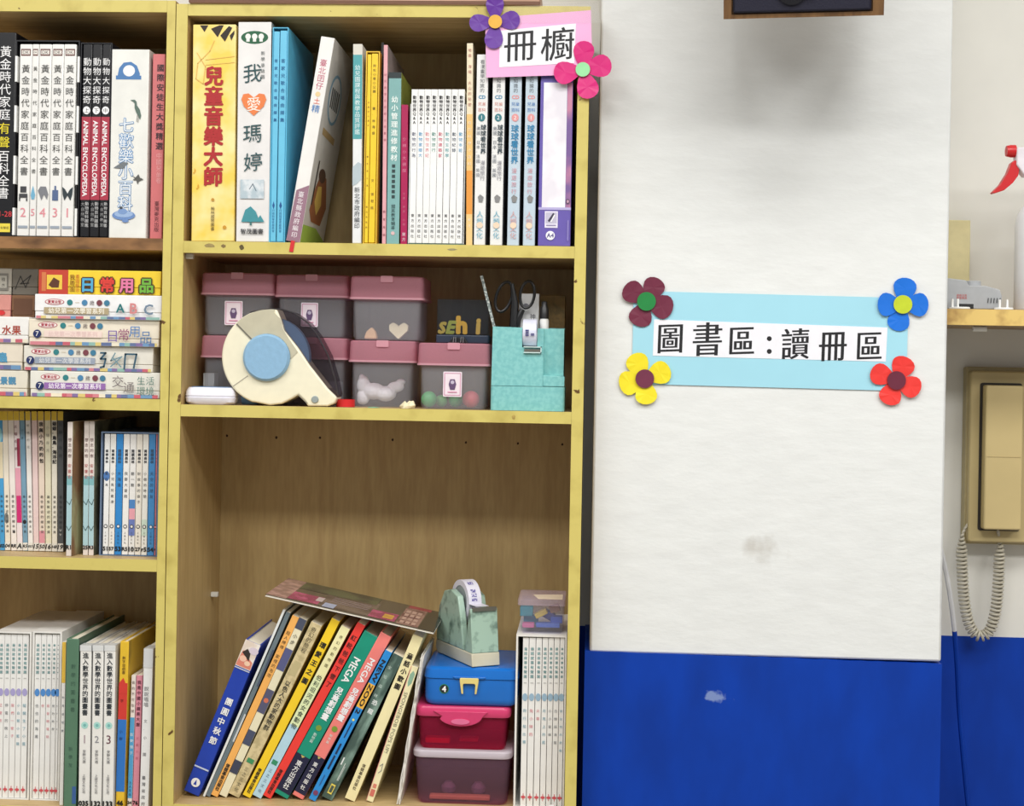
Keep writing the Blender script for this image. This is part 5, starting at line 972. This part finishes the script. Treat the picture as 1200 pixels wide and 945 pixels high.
MB().box(-.0115, .0115, .018, .05, .0945, .0948).build('tape_tail', mat((222, 220, 232), .35), root, local=True)
# white slipcase with seven thin books, small box of blocks on it
white_set('white slipcase beside the coloured lunch boxes holding thin story books', 601.5, 660.8, 744, 943, [(609.5, 616.3), (617, 624.3), (625, 631.8), (632.5, 639), (639.6, 645.6), (646.2, 652.4), (653, 658.2)], (150, 180, 200),
    [('飛行船比賽', TLT), ('兔小妹的', PKT), ('火車', PKT), ('月亮上的藍', TLT), ('小小蜜蜂', GRT), ('白鯨與海藍', GRT), ('朋友們的遊戲', TLT)], B3, .04, 0, 'thin white story book in the slipcase beside the lunch boxes')
ztc = WZ(606, 744, .04) + .0006; yc = .05
a, b = WX(608.5, 730, yc), WX(661.5, 730, yc); zr = ztc + (WZ(630, 704, yc) - WZ(630, 737, yc)); zt = ztc + (WZ(630, 697, yc) - WZ(630, 737, yc)); kc = .105
root = empty('block_box', ((a + b) / 2, yc, ztc)); tag(root, 'clear lidded box of coloured toy blocks on the white slipcase', 'storage box')
hollow(a, b, yc, yc + kc, .005, ztc, zr, .002).build('body', clear((214, 214, 226), .09, .2, (246, 246, 250)), root, smooth=True)
MB().loft(rloft(a - .003, b + .001, yc - .003, yc + kc + .002, .006, [(0, zr + .0003), (0, zt - .001), (.001, zt)])).build('lid', clear((226, 210, 226), .24, .25, (250, 246, 250)), root, smooth=True)
MB().add([(a + .03, yc + .004, zt + .0004), (b - .004, yc + .002, zt + .0004), (b - .004, yc + .06, zt + .0004), (a + .02, yc + .05, zt + .0004)], [(0, 1, 2, 3)]).build('label_paper', mat((232, 214, 190), .6), root)
for i, (px, py, wd, hg, c, tl_, yy, lb) in enumerate([(617, 717, 15, 11, (60, 160, 170), 0, .02, 'teal block near the top'), (622, 727, 17, 10, (70, 150, 180), 0, .03, 'blue green block in the middle'), (634, 720, 15, 6, (226, 200, 90), .5, .012, 'yellow slanted stick'), (643, 722, 14, 9, (90, 100, 190), -.5, .03, 'violet slanted block'), (652, 727, 14, 8, (80, 110, 200), 0, .02, 'blue block'), (650, 714, 12, 8, (226, 170, 130), .3, .03, 'tan block'), (619, 733.5, 14, 5, (222, 120, 160), 0, .006, 'pink flat block'), (642, 733.5, 28, 5, (90, 120, 200), 0, .006, 'blue flat block')]):
    y_ = yc + .006 + yy; p = W(px, py, y_); s_ = SC(px, y_); x0, x1 = -wd / 2 * s_, wd / 2 * s_; h_ = hg * s_
    o = MB().box(x0, x1, 0, .018, -h_ / 2, h_ / 2).build('toy_block', mat(c, .45), None, local=True, bevel=.001); o.location = (p.x, y_, max(p.z, ztc + .0018 + h_ / 2 * math.cos(tl_) + abs(wd / 2 * s_ * math.sin(tl_)))); o.rotation_euler = (0, -tl_, 0); tag(o, lb + ' in the clear box of blocks', 'toy', 'toy blocks')
p = W(647, 940, .03); tag(MB().prism([(p.x - .012, B3 + .0004), (p.x + .014, B3 + .0004), (p.x + .010, B3 + .006), (p.x + .002, B3 + .011), (p.x - .010, B3 + .007)], .026, .034).build('paper_scrap', mat((226, 226, 224), .7), None, bevel=.001), 'white paper scrap before the slipcase near the lunch boxes', 'scrap')

# screw holes along the back panel, shelf pegs
# ------------------------------------------------------------------ board lying on the bookcase
zt_ = B0b + .0195; a, b = WX(222, 5), WX(633, 8)
root = empty('board', ((a + b) / 2, .03, zt_)); tag(root, 'pinkish brown wooden board lying on top of the tall bookcase', 'board')
MB().box(a, b, -.004, .24, zt_, zt_ + .03).build('panel', wood('pink_board', (206, 170, 146), (180, 140, 116), horizontal=True), root, bevel=.002)
MB().box(a, b, -.0046, -.0036, zt_ + .001, zt_ + .006).build('dark_edge', mat((110, 72, 50), .5), root)

# ================================================================== paper signs
def flower(label, cx, cy, y, cp, cc_, angs, rl=31, rw=13.5, rc=11, seed=0):
    c = W(cx, cy, y); s_ = SC(cx, y); root = empty('paper_flower', (c.x, y, c.z)); tag(root, label, 'paper flower', 'cut paper flowers')
    rnd = random.Random(seed)
    for k, an in enumerate(angs):
        t = math.radians(an); d = Vector((math.cos(t), math.sin(t))); n_ = Vector((-d.y, d.x)); L = rl * s_ * rnd.uniform(.94, 1.05); wd = rw * s_ * rnd.uniform(.93, 1.07)
        prof = [(.12, .36), (.3, .66), (.48, .9), (.66, 1.0), (.8, .93), (.91, .7), (.98, .36), (1, 0)]
        top = [(u, v) for u, v in prof]; ol = [(0.05, .15)] + top + [(u, -v) for u, v in reversed(top[:-1])] + [(0.05, -.15)]
        mb = MB(); vs = []; yb_ = -.0008 * (k % 2) - .0004
        cen = d * L * .6; lift = rnd.uniform(.0004, .003); vs.append((c.x + cen.x, y + yb_ - lift * .55, c.z + cen.y))
        for u, v in ol:
            q = d * L * u + n_ * wd * v; vs.append((c.x + q.x, y + yb_ - .0002 - lift * u - .0006 * v * rnd.uniform(-1, 1), c.z + q.y))
        m = len(ol); mb.add(vs, [(0, 1 + (i + 1) % m, 1 + i) for i in range(m)])
        o = mb.build('petal', mat(cp, .4, var=.06, scale=20), root); so = o.modifiers.new('paper', 'SOLIDIFY'); so.thickness = .0004
    mb = MB().prism([(c.x + rc * s_ * math.cos(2 * math.pi * i / 26), c.z + rc * s_ * math.sin(2 * math.pi * i / 26)) for i in range(26)], y - .0046, y - .004)
    mb.build('centre', mat(cc_, .45), root)
def sheet(nm, pts, y, th, m, parent):
    q = [W(px, py, y) for px, py in pts]; q.reverse()
    return MB().prism([(v.x, v.z) for v in q], y - th, y).build(nm, m, parent)
# reading-corner sign on the pillar
yp = PIL - .0015
root = empty('paper_sign', (WX(900, 455, yp), yp, WZ(900, 455, yp))); tag(root, 'light blue paper sign with black characters taped to the white pillar', 'sign')
sheet('backing_paper', [(742.5, 341), (1064.5, 349.5), (1062, 458.5), (740.5, 450)], yp, .0005, mat((160, 214, 230), .6, var=.03, scale=8), root)
sheet('white_strip', [(766.5, 374.5), (1040, 384), (1038, 424), (765, 417)], yp - .0006, .0004, mat((236, 236, 242), .5, var=.02), root)
mb = MB(); yt_ = yp - .0012
for ch, cx, cy, sz in (('圖', 785.5, 396.5, 33), ('書', 829, 397.5, 37), ('區', 869, 399.5, 33), ('：', 903, 404.5, 30), ('讀', 932, 403, 34), ('冊', 976, 405, 34), ('區', 1018.5, 405.5, 33)):
    p = W(cx, cy, yt_); s_ = SC(cx, yt_)
    if ch == '：':
        for dy in (-7.5, 7.5):   # the two dots of the colon
            q = W(cx - 1.5, cy + dy, yt_); mb.add([(q.x + 2.9 * s_ * math.cos(2 * math.pi * i / 14), yt_, q.z + 2.9 * s_ * math.sin(2 * math.pi * i / 14)) for i in range(14)], [tuple(range(14))])
    else: strike(mb, ch, p.x, p.z, sz * s_, yt_, .018, kai=.05, sy=1.15, slant=.02)
mb.build('lettering', mat((24, 24, 28), .5), root)
for lb, cx, cy, cp, cc_, angs in (('maroon paper flower with green centre on the blue sign', 757.5, 353.5, (110, 38, 62), (24, 130, 60), (64, 146, 250, -17)), ('bright blue paper flower with lime centre on the blue sign', 1057.5, 357, (14, 110, 214), (190, 206, 40), (83, 181, 258, 0)),
        ('yellow paper flower with maroon centre on the blue sign', 755.5, 444, (240, 222, 40), (112, 44, 70), (116, 22, 196, 276)), ('red paper flower with dark centre on the blue sign', 1050, 446, (234, 58, 52), (104, 34, 56), (66, 160, 250, -22))):
    flower(lb, cx, cy, yp - .0012, cp, cc_, angs, seed=int(cx))
# corner sign on the bookcase
yp = -.003
root = empty('paper_sign', (WX(632, 90, yp), yp, WZ(632, 90, yp))); tag(root, 'pink paper sign with two black characters hanging on the bookcase corner', 'sign')
sheet('backing_paper', [(568.5, 21.5), (692.5, 12), (694.5, 87), (570, 91)], yp, .0005, mat((240, 176, 218), .5, var=.04, scale=9), root)
sheet('white_strip', [(586, 36), (675, 27.5), (673, 74), (585, 79)], yp - .0006, .0004, mat((240, 240, 244), .5), root)
mb = MB(); yt_ = yp - .0012
for ch, cx, cy, sz in (('冊', 609.5, 53, 40), ('櫥', 653.5, 51.5, 41)):
    p = W(cx, cy, yt_); strike(mb, ch, p.x, p.z, sz * SC(cx, yt_), yt_, .008, kai=.1)
mb.build('lettering', mat((24, 24, 28), .5), root)
sheet('clear_tape', [(588, 8), (700, 2), (703, 27), (592, 27)], yp - .002, .0001, clear((236, 236, 236), .05, .05, (254, 254, 254)), root)
flower('purple paper flower with orange centre on the pink sign', 580.5, 26, yp - .0014, (96, 44, 150), (226, 172, 60), (7, 184, 266, 92), rl=30, rw=11, rc=8, seed=3)
flower('magenta paper flower with mint centre on the pink sign', 683, 82, yp - .0014, (214, 28, 120), (150, 222, 160), (88, 12, 286, 190), rl=35, rw=13, rc=8.5, seed=4)

# ================================================================== speaker on the pillar
sd = .17; yfz = PIL - .235
bl_, br_ = W(848, 22.5, yfz), W(1032.5, 22.5, yfz)
tilt = math.radians(16); w = br_.x - bl_.x; hS = .30
root = empty('loudspeaker', (bl_.x, yfz, bl_.z)); tag(root, 'brown loudspeaker with navy grille high on the pillar', 'loudspeaker'); root.rotation_euler = (tilt, 0, math.radians(-8))
WB = wood('walnut_veneer', (126, 92, 54), (96, 66, 36))
f = .0075
MB().box(0, w, .006, sd, 0, hS).build('cabinet', WB, root, local=True, bevel=.002)
MB().box(0, f + .004, -.002, .0062, 0, hS).box(w - f - .008, w, -.002, .0062, 0, hS).box(f + .004, w - f - .008, -.002, .0062, 0, .006).box(f + .004, w - f - .008, -.002, .0062, hS - .01, hS).build('front_frame', WB, root, local=True)
MB().box(f + .006, w - f - .010, -.006, .0055, .008, hS - .012).build('grille', mat((20, 20, 42), .6, bump=.3, scale=600), root, local=True, bevel=.003)
MB().lathe([(.022, 0), (.022, .002), (.02, .003)], (w * .43, -.0092, .040), 26, 'Y').build('badge', mat((14, 14, 22), .4), root, local=True)
mb = MB(); put(mb, 'ONE', w * .5, .0325, .016, -.0100, .01); mb.build('lettering', mat((206, 206, 210), .4), root, local=True)
MB().box(w * .4, w * .6, sd - .002, sd + .06, hS * .35, hS * .6).build('bracket', mat((60, 60, 60), .4, metal=.6), root, local=True)

# ================================================================== wall shelf beside the pillar
yw0 = BACK - .20
zS = WZ(1150, 362.5, yw0); xa = px1 + .002; xb = 1.35; TS = WZ(1150, 362.5, yw0) - WZ(1150, 381.5, yw0)
root = empty('wall_shelf', ((xa + xb) / 2, yw0, zS - TS)); tag(root, 'wooden wall shelf with worn yellow edge beside the pillar', 'shelf')
MB().loft([[Vector((p_[0], p_[1], z_)) for p_ in rpoly([(xa, yw0), (xb, yw0), (xb, BACK), (xa, BACK)], [.02, 0, 0, 0])] for z_ in (zS - TS, zS)]).build('board', mat((176, 150, 112), .5, c2=(150, 124, 92), scale=12), root)
MB().loft([[Vector((p_[0], p_[1], z_)) for p_ in rpoly([(xa - .0006, yw0 - .0012), (xb, yw0 - .0012), (xb, yw0 + .0), (xa + .022, yw0), (xa + .0205, yw0 + .004)], [.018, 0, 0, 0, 0])] for z_ in (zS - TS + .0002, zS - .0002)]).build('edge_trim', mat((222, 190, 112), .5, c2=(176, 140, 80), lo=.5, hi=.7, scale=25), root)
BRK = mat((190, 190, 186), .5)
MB().box(xa + .004, xa + .014, yw0 + .05, BACK, zS - TS - .035, zS - TS).box(xa + .004, xa + .014, BACK - .012, BACK, zS - TS - .11, zS - TS).build('bracket', BRK, root)
for i in range(4): MB().box(xa + .005, xa + .011, BACK - .0128, BACK - .0118, zS - TS - .045 - .016 * i, zS - TS - .041 - .016 * i).build('bracket_slot', mat((30, 30, 30), .6), root)
MB().lathe([(.0045, 0), (.0045, .022)], (WX(1140, 388, yw0 + .03), yw0 + .03, zS - TS - .0047), 12, 'X').build('peg', mat((226, 226, 220), .4), root, smooth=True)
zS += .0005
# beige slab box behind the charger
yq = BACK - .06; tag(MB().box(px1 + .004, WX(1137, 290, yq), yq, BACK - .005, zS, WZ(1125, 258, yq)).build('beige_box', mat((206, 194, 146), .5), None, bevel=.002), 'tall beige box standing against the wall behind the grey charger', 'box')
# grey charger
yq = yw0 + .025
def G(zx, zy): p = W(1080 + zx / 3.15, 150 + zy / 3.15, yq); return (p.x, p.z)
dz = G(200, 648)[1] - zS
prof = [(x, max(zS, z - dz)) for x, z in [G(60, 650), G(292, 648), G(298, 600), G(290, 575), G(235, 560), G(175, 560), G(165, 540), G(60, 528)]]
root = empty('battery_charger', (prof[0][0], yq, zS)); tag(root, 'grey wedge shaped battery charger on the wall shelf', 'charger')
GR = mat((168, 170, 172), .45)
MB().prism(rpoly(prof, [0, .002, .004, .006, .004, .003, .004, 0]), yq, yq + .055).build('housing', GR, root, bevel=.002)
c = G(205, 545); MB().lathe([(.013, 0), (.0125, .009), (.011, .010)], (c[0], yq + .025, G(205, 562)[1] - dz), 22).build('charging_cup', GR, root, smooth=True)
mb = MB()
for i in range(5):
    q = G(245 + 11 * i, 615); mb.prism([(q[0] - .0009, q[1] - dz - .004), (q[0] + .0006, q[1] - dz - .004), (q[0] + .0012, q[1] - dz + .004), (q[0] - .0003, q[1] - dz + .004)], yq - .0012, yq - .0008)
mb.build('vent_slot', mat((70, 72, 74), .6), root)
q0, q1 = G(128, 608), G(168, 590); wl = world_loc(root)
decorate(root, q1[0] - q0[0], .006, [('h', '使用注意', 0, 1, .1, (190, 70, 64)), ('h', '充電專用', 0, 1, .8, (190, 70, 64))], x0=q0[0] - wl.x, z0=q0[1] - dz - wl.z, y0=-.0006)
q0, q1 = G(135, 645), G(192, 628); MB().box(q0[0], q1[0], yq - .0006, yq - .0002, q0[1] - dz, q1[1] - dz).build('socket', mat((30, 30, 30), .6), root)
# white plug clips
for lb, zx0, zx1, pr in (('white plug cover lying by the charger beside the pillar', 108, 185, (120, 140)), ('white plug cover lying beside the spray bottle', 275, 345, (295, 323))):
    yq2 = yw0 + .006
    def G2(zx, zy): p = W(1080 + zx / 3.15, 150 + zy / 3.15, yq2); return (p.x, p.z)
    c0, c1 = G2(zx0, 655)[0], G2(zx1, 655)[0]; root = empty('plug_cover', ((c0 + c1) / 2, yq2, zS)); tag(root, lb, 'plug cover')
    MB().lathe([((c1 - c0) / 2, 0), ((c1 - c0) / 2, .002), ((c1 - c0) / 2 - .001, .003)], ((c0 + c1) / 2, yq2 + .011, zS), 22).build('disc', mat((236, 236, 232), .4), root, smooth=True)
    for z_ in pr:
        x_ = G2(z_, 640)[0]; MB().prism(rpoly([(x_ - .0014, zS + .003), (x_ + .0014, zS + .003), (x_ + .0014, zS + .0165), (x_ - .0014, zS + .0165)], .001, 3), yq2 + .009, yq2 + .014).build('prong', mat((236, 236, 232), .4), root)
# spray bottle
ysb = yw0 + .07
def V(zx, zy): p = W(1080 + zx / 3.15, 150 + zy / 3.15, ysb); return (p.x, p.z)
xL, zT = V(342, 640)[0], V(342, 265)[1]; R_ = .042; cxb = xL + R_; hB = V(342, 290)[1] - zS
root = empty('spray_bottle', (cxb, ysb, zS)); tag(root, 'white spray bottle with red trigger cut off by the picture edge', 'spray bottle')
MB().lathe([(R_ - .003, 0), (R_, .004), (R_, hB * .82), (R_ * .93, hB * .92), (R_ * .72, hB * 1.0), (R_ * .45, hB * 1.06), (.014, hB * 1.1), (.013, hB * 1.28)], (cxb, ysb, zS), 32).build('bottle', mat((234, 234, 236), .4, var=.02), root, smooth=True, angle=60)
t0 = zS + hB * 1.28
MB().lathe([(.016, -.02), (.016, 0), (.014, .006)], (cxb, ysb, t0), 22).build('collar', mat((226, 220, 226), .4), root, smooth=True)
h1 = V(345, 75); h2 = V(345, 180)
MB().prism(rpoly([(h1[0], V(0, 135)[1]), V(375, 182), (cxb + .016, t0 + .002), (cxb + .02, h1[1] + .002), (h1[0], h1[1])], .004), ysb - .012, ysb + .012).build('pump_head', mat((232, 226, 232), .4), root, bevel=.002)
RD = mat((206, 36, 40), .35)
q = V(328, 86); MB().lathe([(.009, -.007), (.0105, 0), (.0105, .008)], (q[0], ysb, q[1]), 18, 'X').build('nozzle', RD, root, smooth=True)
MB().prism(rpoly([V(342, 120), V(328, 130), V(312, 170), V(285, 212), V(256, 240), V(262, 244), V(300, 232), V(332, 205), V(352, 178), V(356, 150)], .002), ysb - .009, ysb + .009).build('trigger', RD, root, bevel=.002)

# ================================================================== wall telephone
yt0 = BACK - .055
def T_(zx, zy, y=yt0): p = W(1080 + zx / 1.733, 400 + zy / 1.733, y); return (p.x, p.z)
a, zt = T_(104, 60); zb2 = T_(104, 410)[1]; b = T_(262, 300)[0]
PH = mat((186, 168, 120), .45, var=.04, scale=12); PH2 = mat((200, 180, 128), .4, var=.04, scale=12)
root = empty('telephone', ((a + b) / 2, BACK - .03, zb2)); tag(root, 'beige wall telephone hanging beside the pillar', 'telephone')
MB().prism(rrect(a, b, zb2, zt, .006), yt0 + .012, BACK - .0005).build('housing', PH, root, bevel=.003)
MB().prism(rrect(a - .003, b + .003, T_(0, 413)[1], T_(0, 50)[1], .004), yt0 + .03, BACK - .0005).build('wall_plate', mat((170, 156, 116), .5), root, bevel=.002)
ha, hz1 = T_(126, 88); hb_, hz0 = T_(199, 384)
MB().prism(rrect(ha - .003, hb_ + .003, hz0 - .003, hz1 + .003, .005), yt0 + .010, yt0 + .0125).build('cradle', mat((40, 34, 26), .6), root)
MB().prism(rrect(ha + .001, hb_ - .001, hz0 + .001, hz1 - .001, .004), yt0 - .014, yt0 + .0105).build('handset', PH2, root, bevel=.004, seg=3)
MB().box(ha + .003, hb_ - .003, yt0 - .0148, yt0 - .0138, (hz0 + hz1) / 2 + .001, (hz0 + hz1) / 2 + .002).build('seam', mat((190, 170, 120), .5), root)
# coiled cord
def cp(zx, zy, y=yt0 + .02): p = W(1080 + zx / 1.733, 400 + zy / 1.733, y); return Vector(p)
key = [cp(108, 364, yt0 + .035), cp(96, 370), cp(86, 385), cp(82, 402), cp(82, 450), cp(86, 520), cp(95, 570), cp(110, 596), cp(126, 598), cp(140, 585), cp(151, 545), cp(156, 490), cp(158, 440), cp(160, 418), cp(158, 400), cp(155, 386, yt0 - .004)]
def catmull(k, n):
    out = []
    for i in range(len(k) - 1):
        p0, p1, p2, p3 = k[max(0, i - 1)], k[i], k[i + 1], k[min(len(k) - 1, i + 2)]
        for j in range(n):
            t = j / n; out.append(.5 * ((2 * p1) + (-p0 + p2) * t + (2 * p0 - 5 * p1 + 4 * p2 - p3) * t * t + (-p0 + 3 * p1 - 3 * p2 + p3) * t ** 3))
    return out + [k[-1]]
path = catmull(key, 60); cum = [0]
for p, q in zip(path, path[1:]): cum.append(cum[-1] + (q - p).length)
TOT = cum[-1]; turns = 64; pts = []; N = turns * 11; j = 0
for i in range(N + 1):
    L = TOT * i / N
    while j < len(cum) - 2 and cum[j + 1] < L: j += 1
    f_ = (L - cum[j]) / max(1e-9, cum[j + 1] - cum[j]); p = path[j].lerp(path[j + 1], f_); t = (path[min(j + 3, len(path) - 1)] - path[max(0, j - 2)]).normalized()
    u = Vector((0, 1, 0)); w_ = t.cross(u).normalized(); k_ = min(1, max(.04, (L / TOT - .09) * 14)) * min(1, max(.04, (.93 - L / TOT) * 14)); r = .0078 * k_
    q = 2 * math.pi * turns * i / N; pts.append(p + r * (math.cos(q) * u + math.sin(q) * w_))
MB().tube(pts, .0024, 6).build('coiled_cord', mat((182, 176, 158), .5), root, smooth=True)
# loose cable hanging along the pillar corner
key = [W(1107, 664, PIL + .12), W(1112, 690, PIL + .13), W(1118, 735, PIL + .15), W(1121.5, 780, PIL + .17), W(1124, 830, PIL + .19), W(1130, 900, PIL + .2), W(1136, 960, PIL + .21), W(1140, 1010, PIL + .22)]
key = [W(1092, 600, PIL + .08)] + key
path = catmull(key, 10)
root = empty('cable', tuple(path[-1])); tag(root, 'pale cable hanging down between pillar and blue wall', 'cable')
n = 32; MB().tube(path[:n], .0042, 8).build('white_length', mat((206, 206, 206), .5), root, smooth=True); MB().tube(path[n - 1:], .0042, 8).build('painted_length', BLUE, root, smooth=True)
bpy.data.scenes.remove(type_scene)
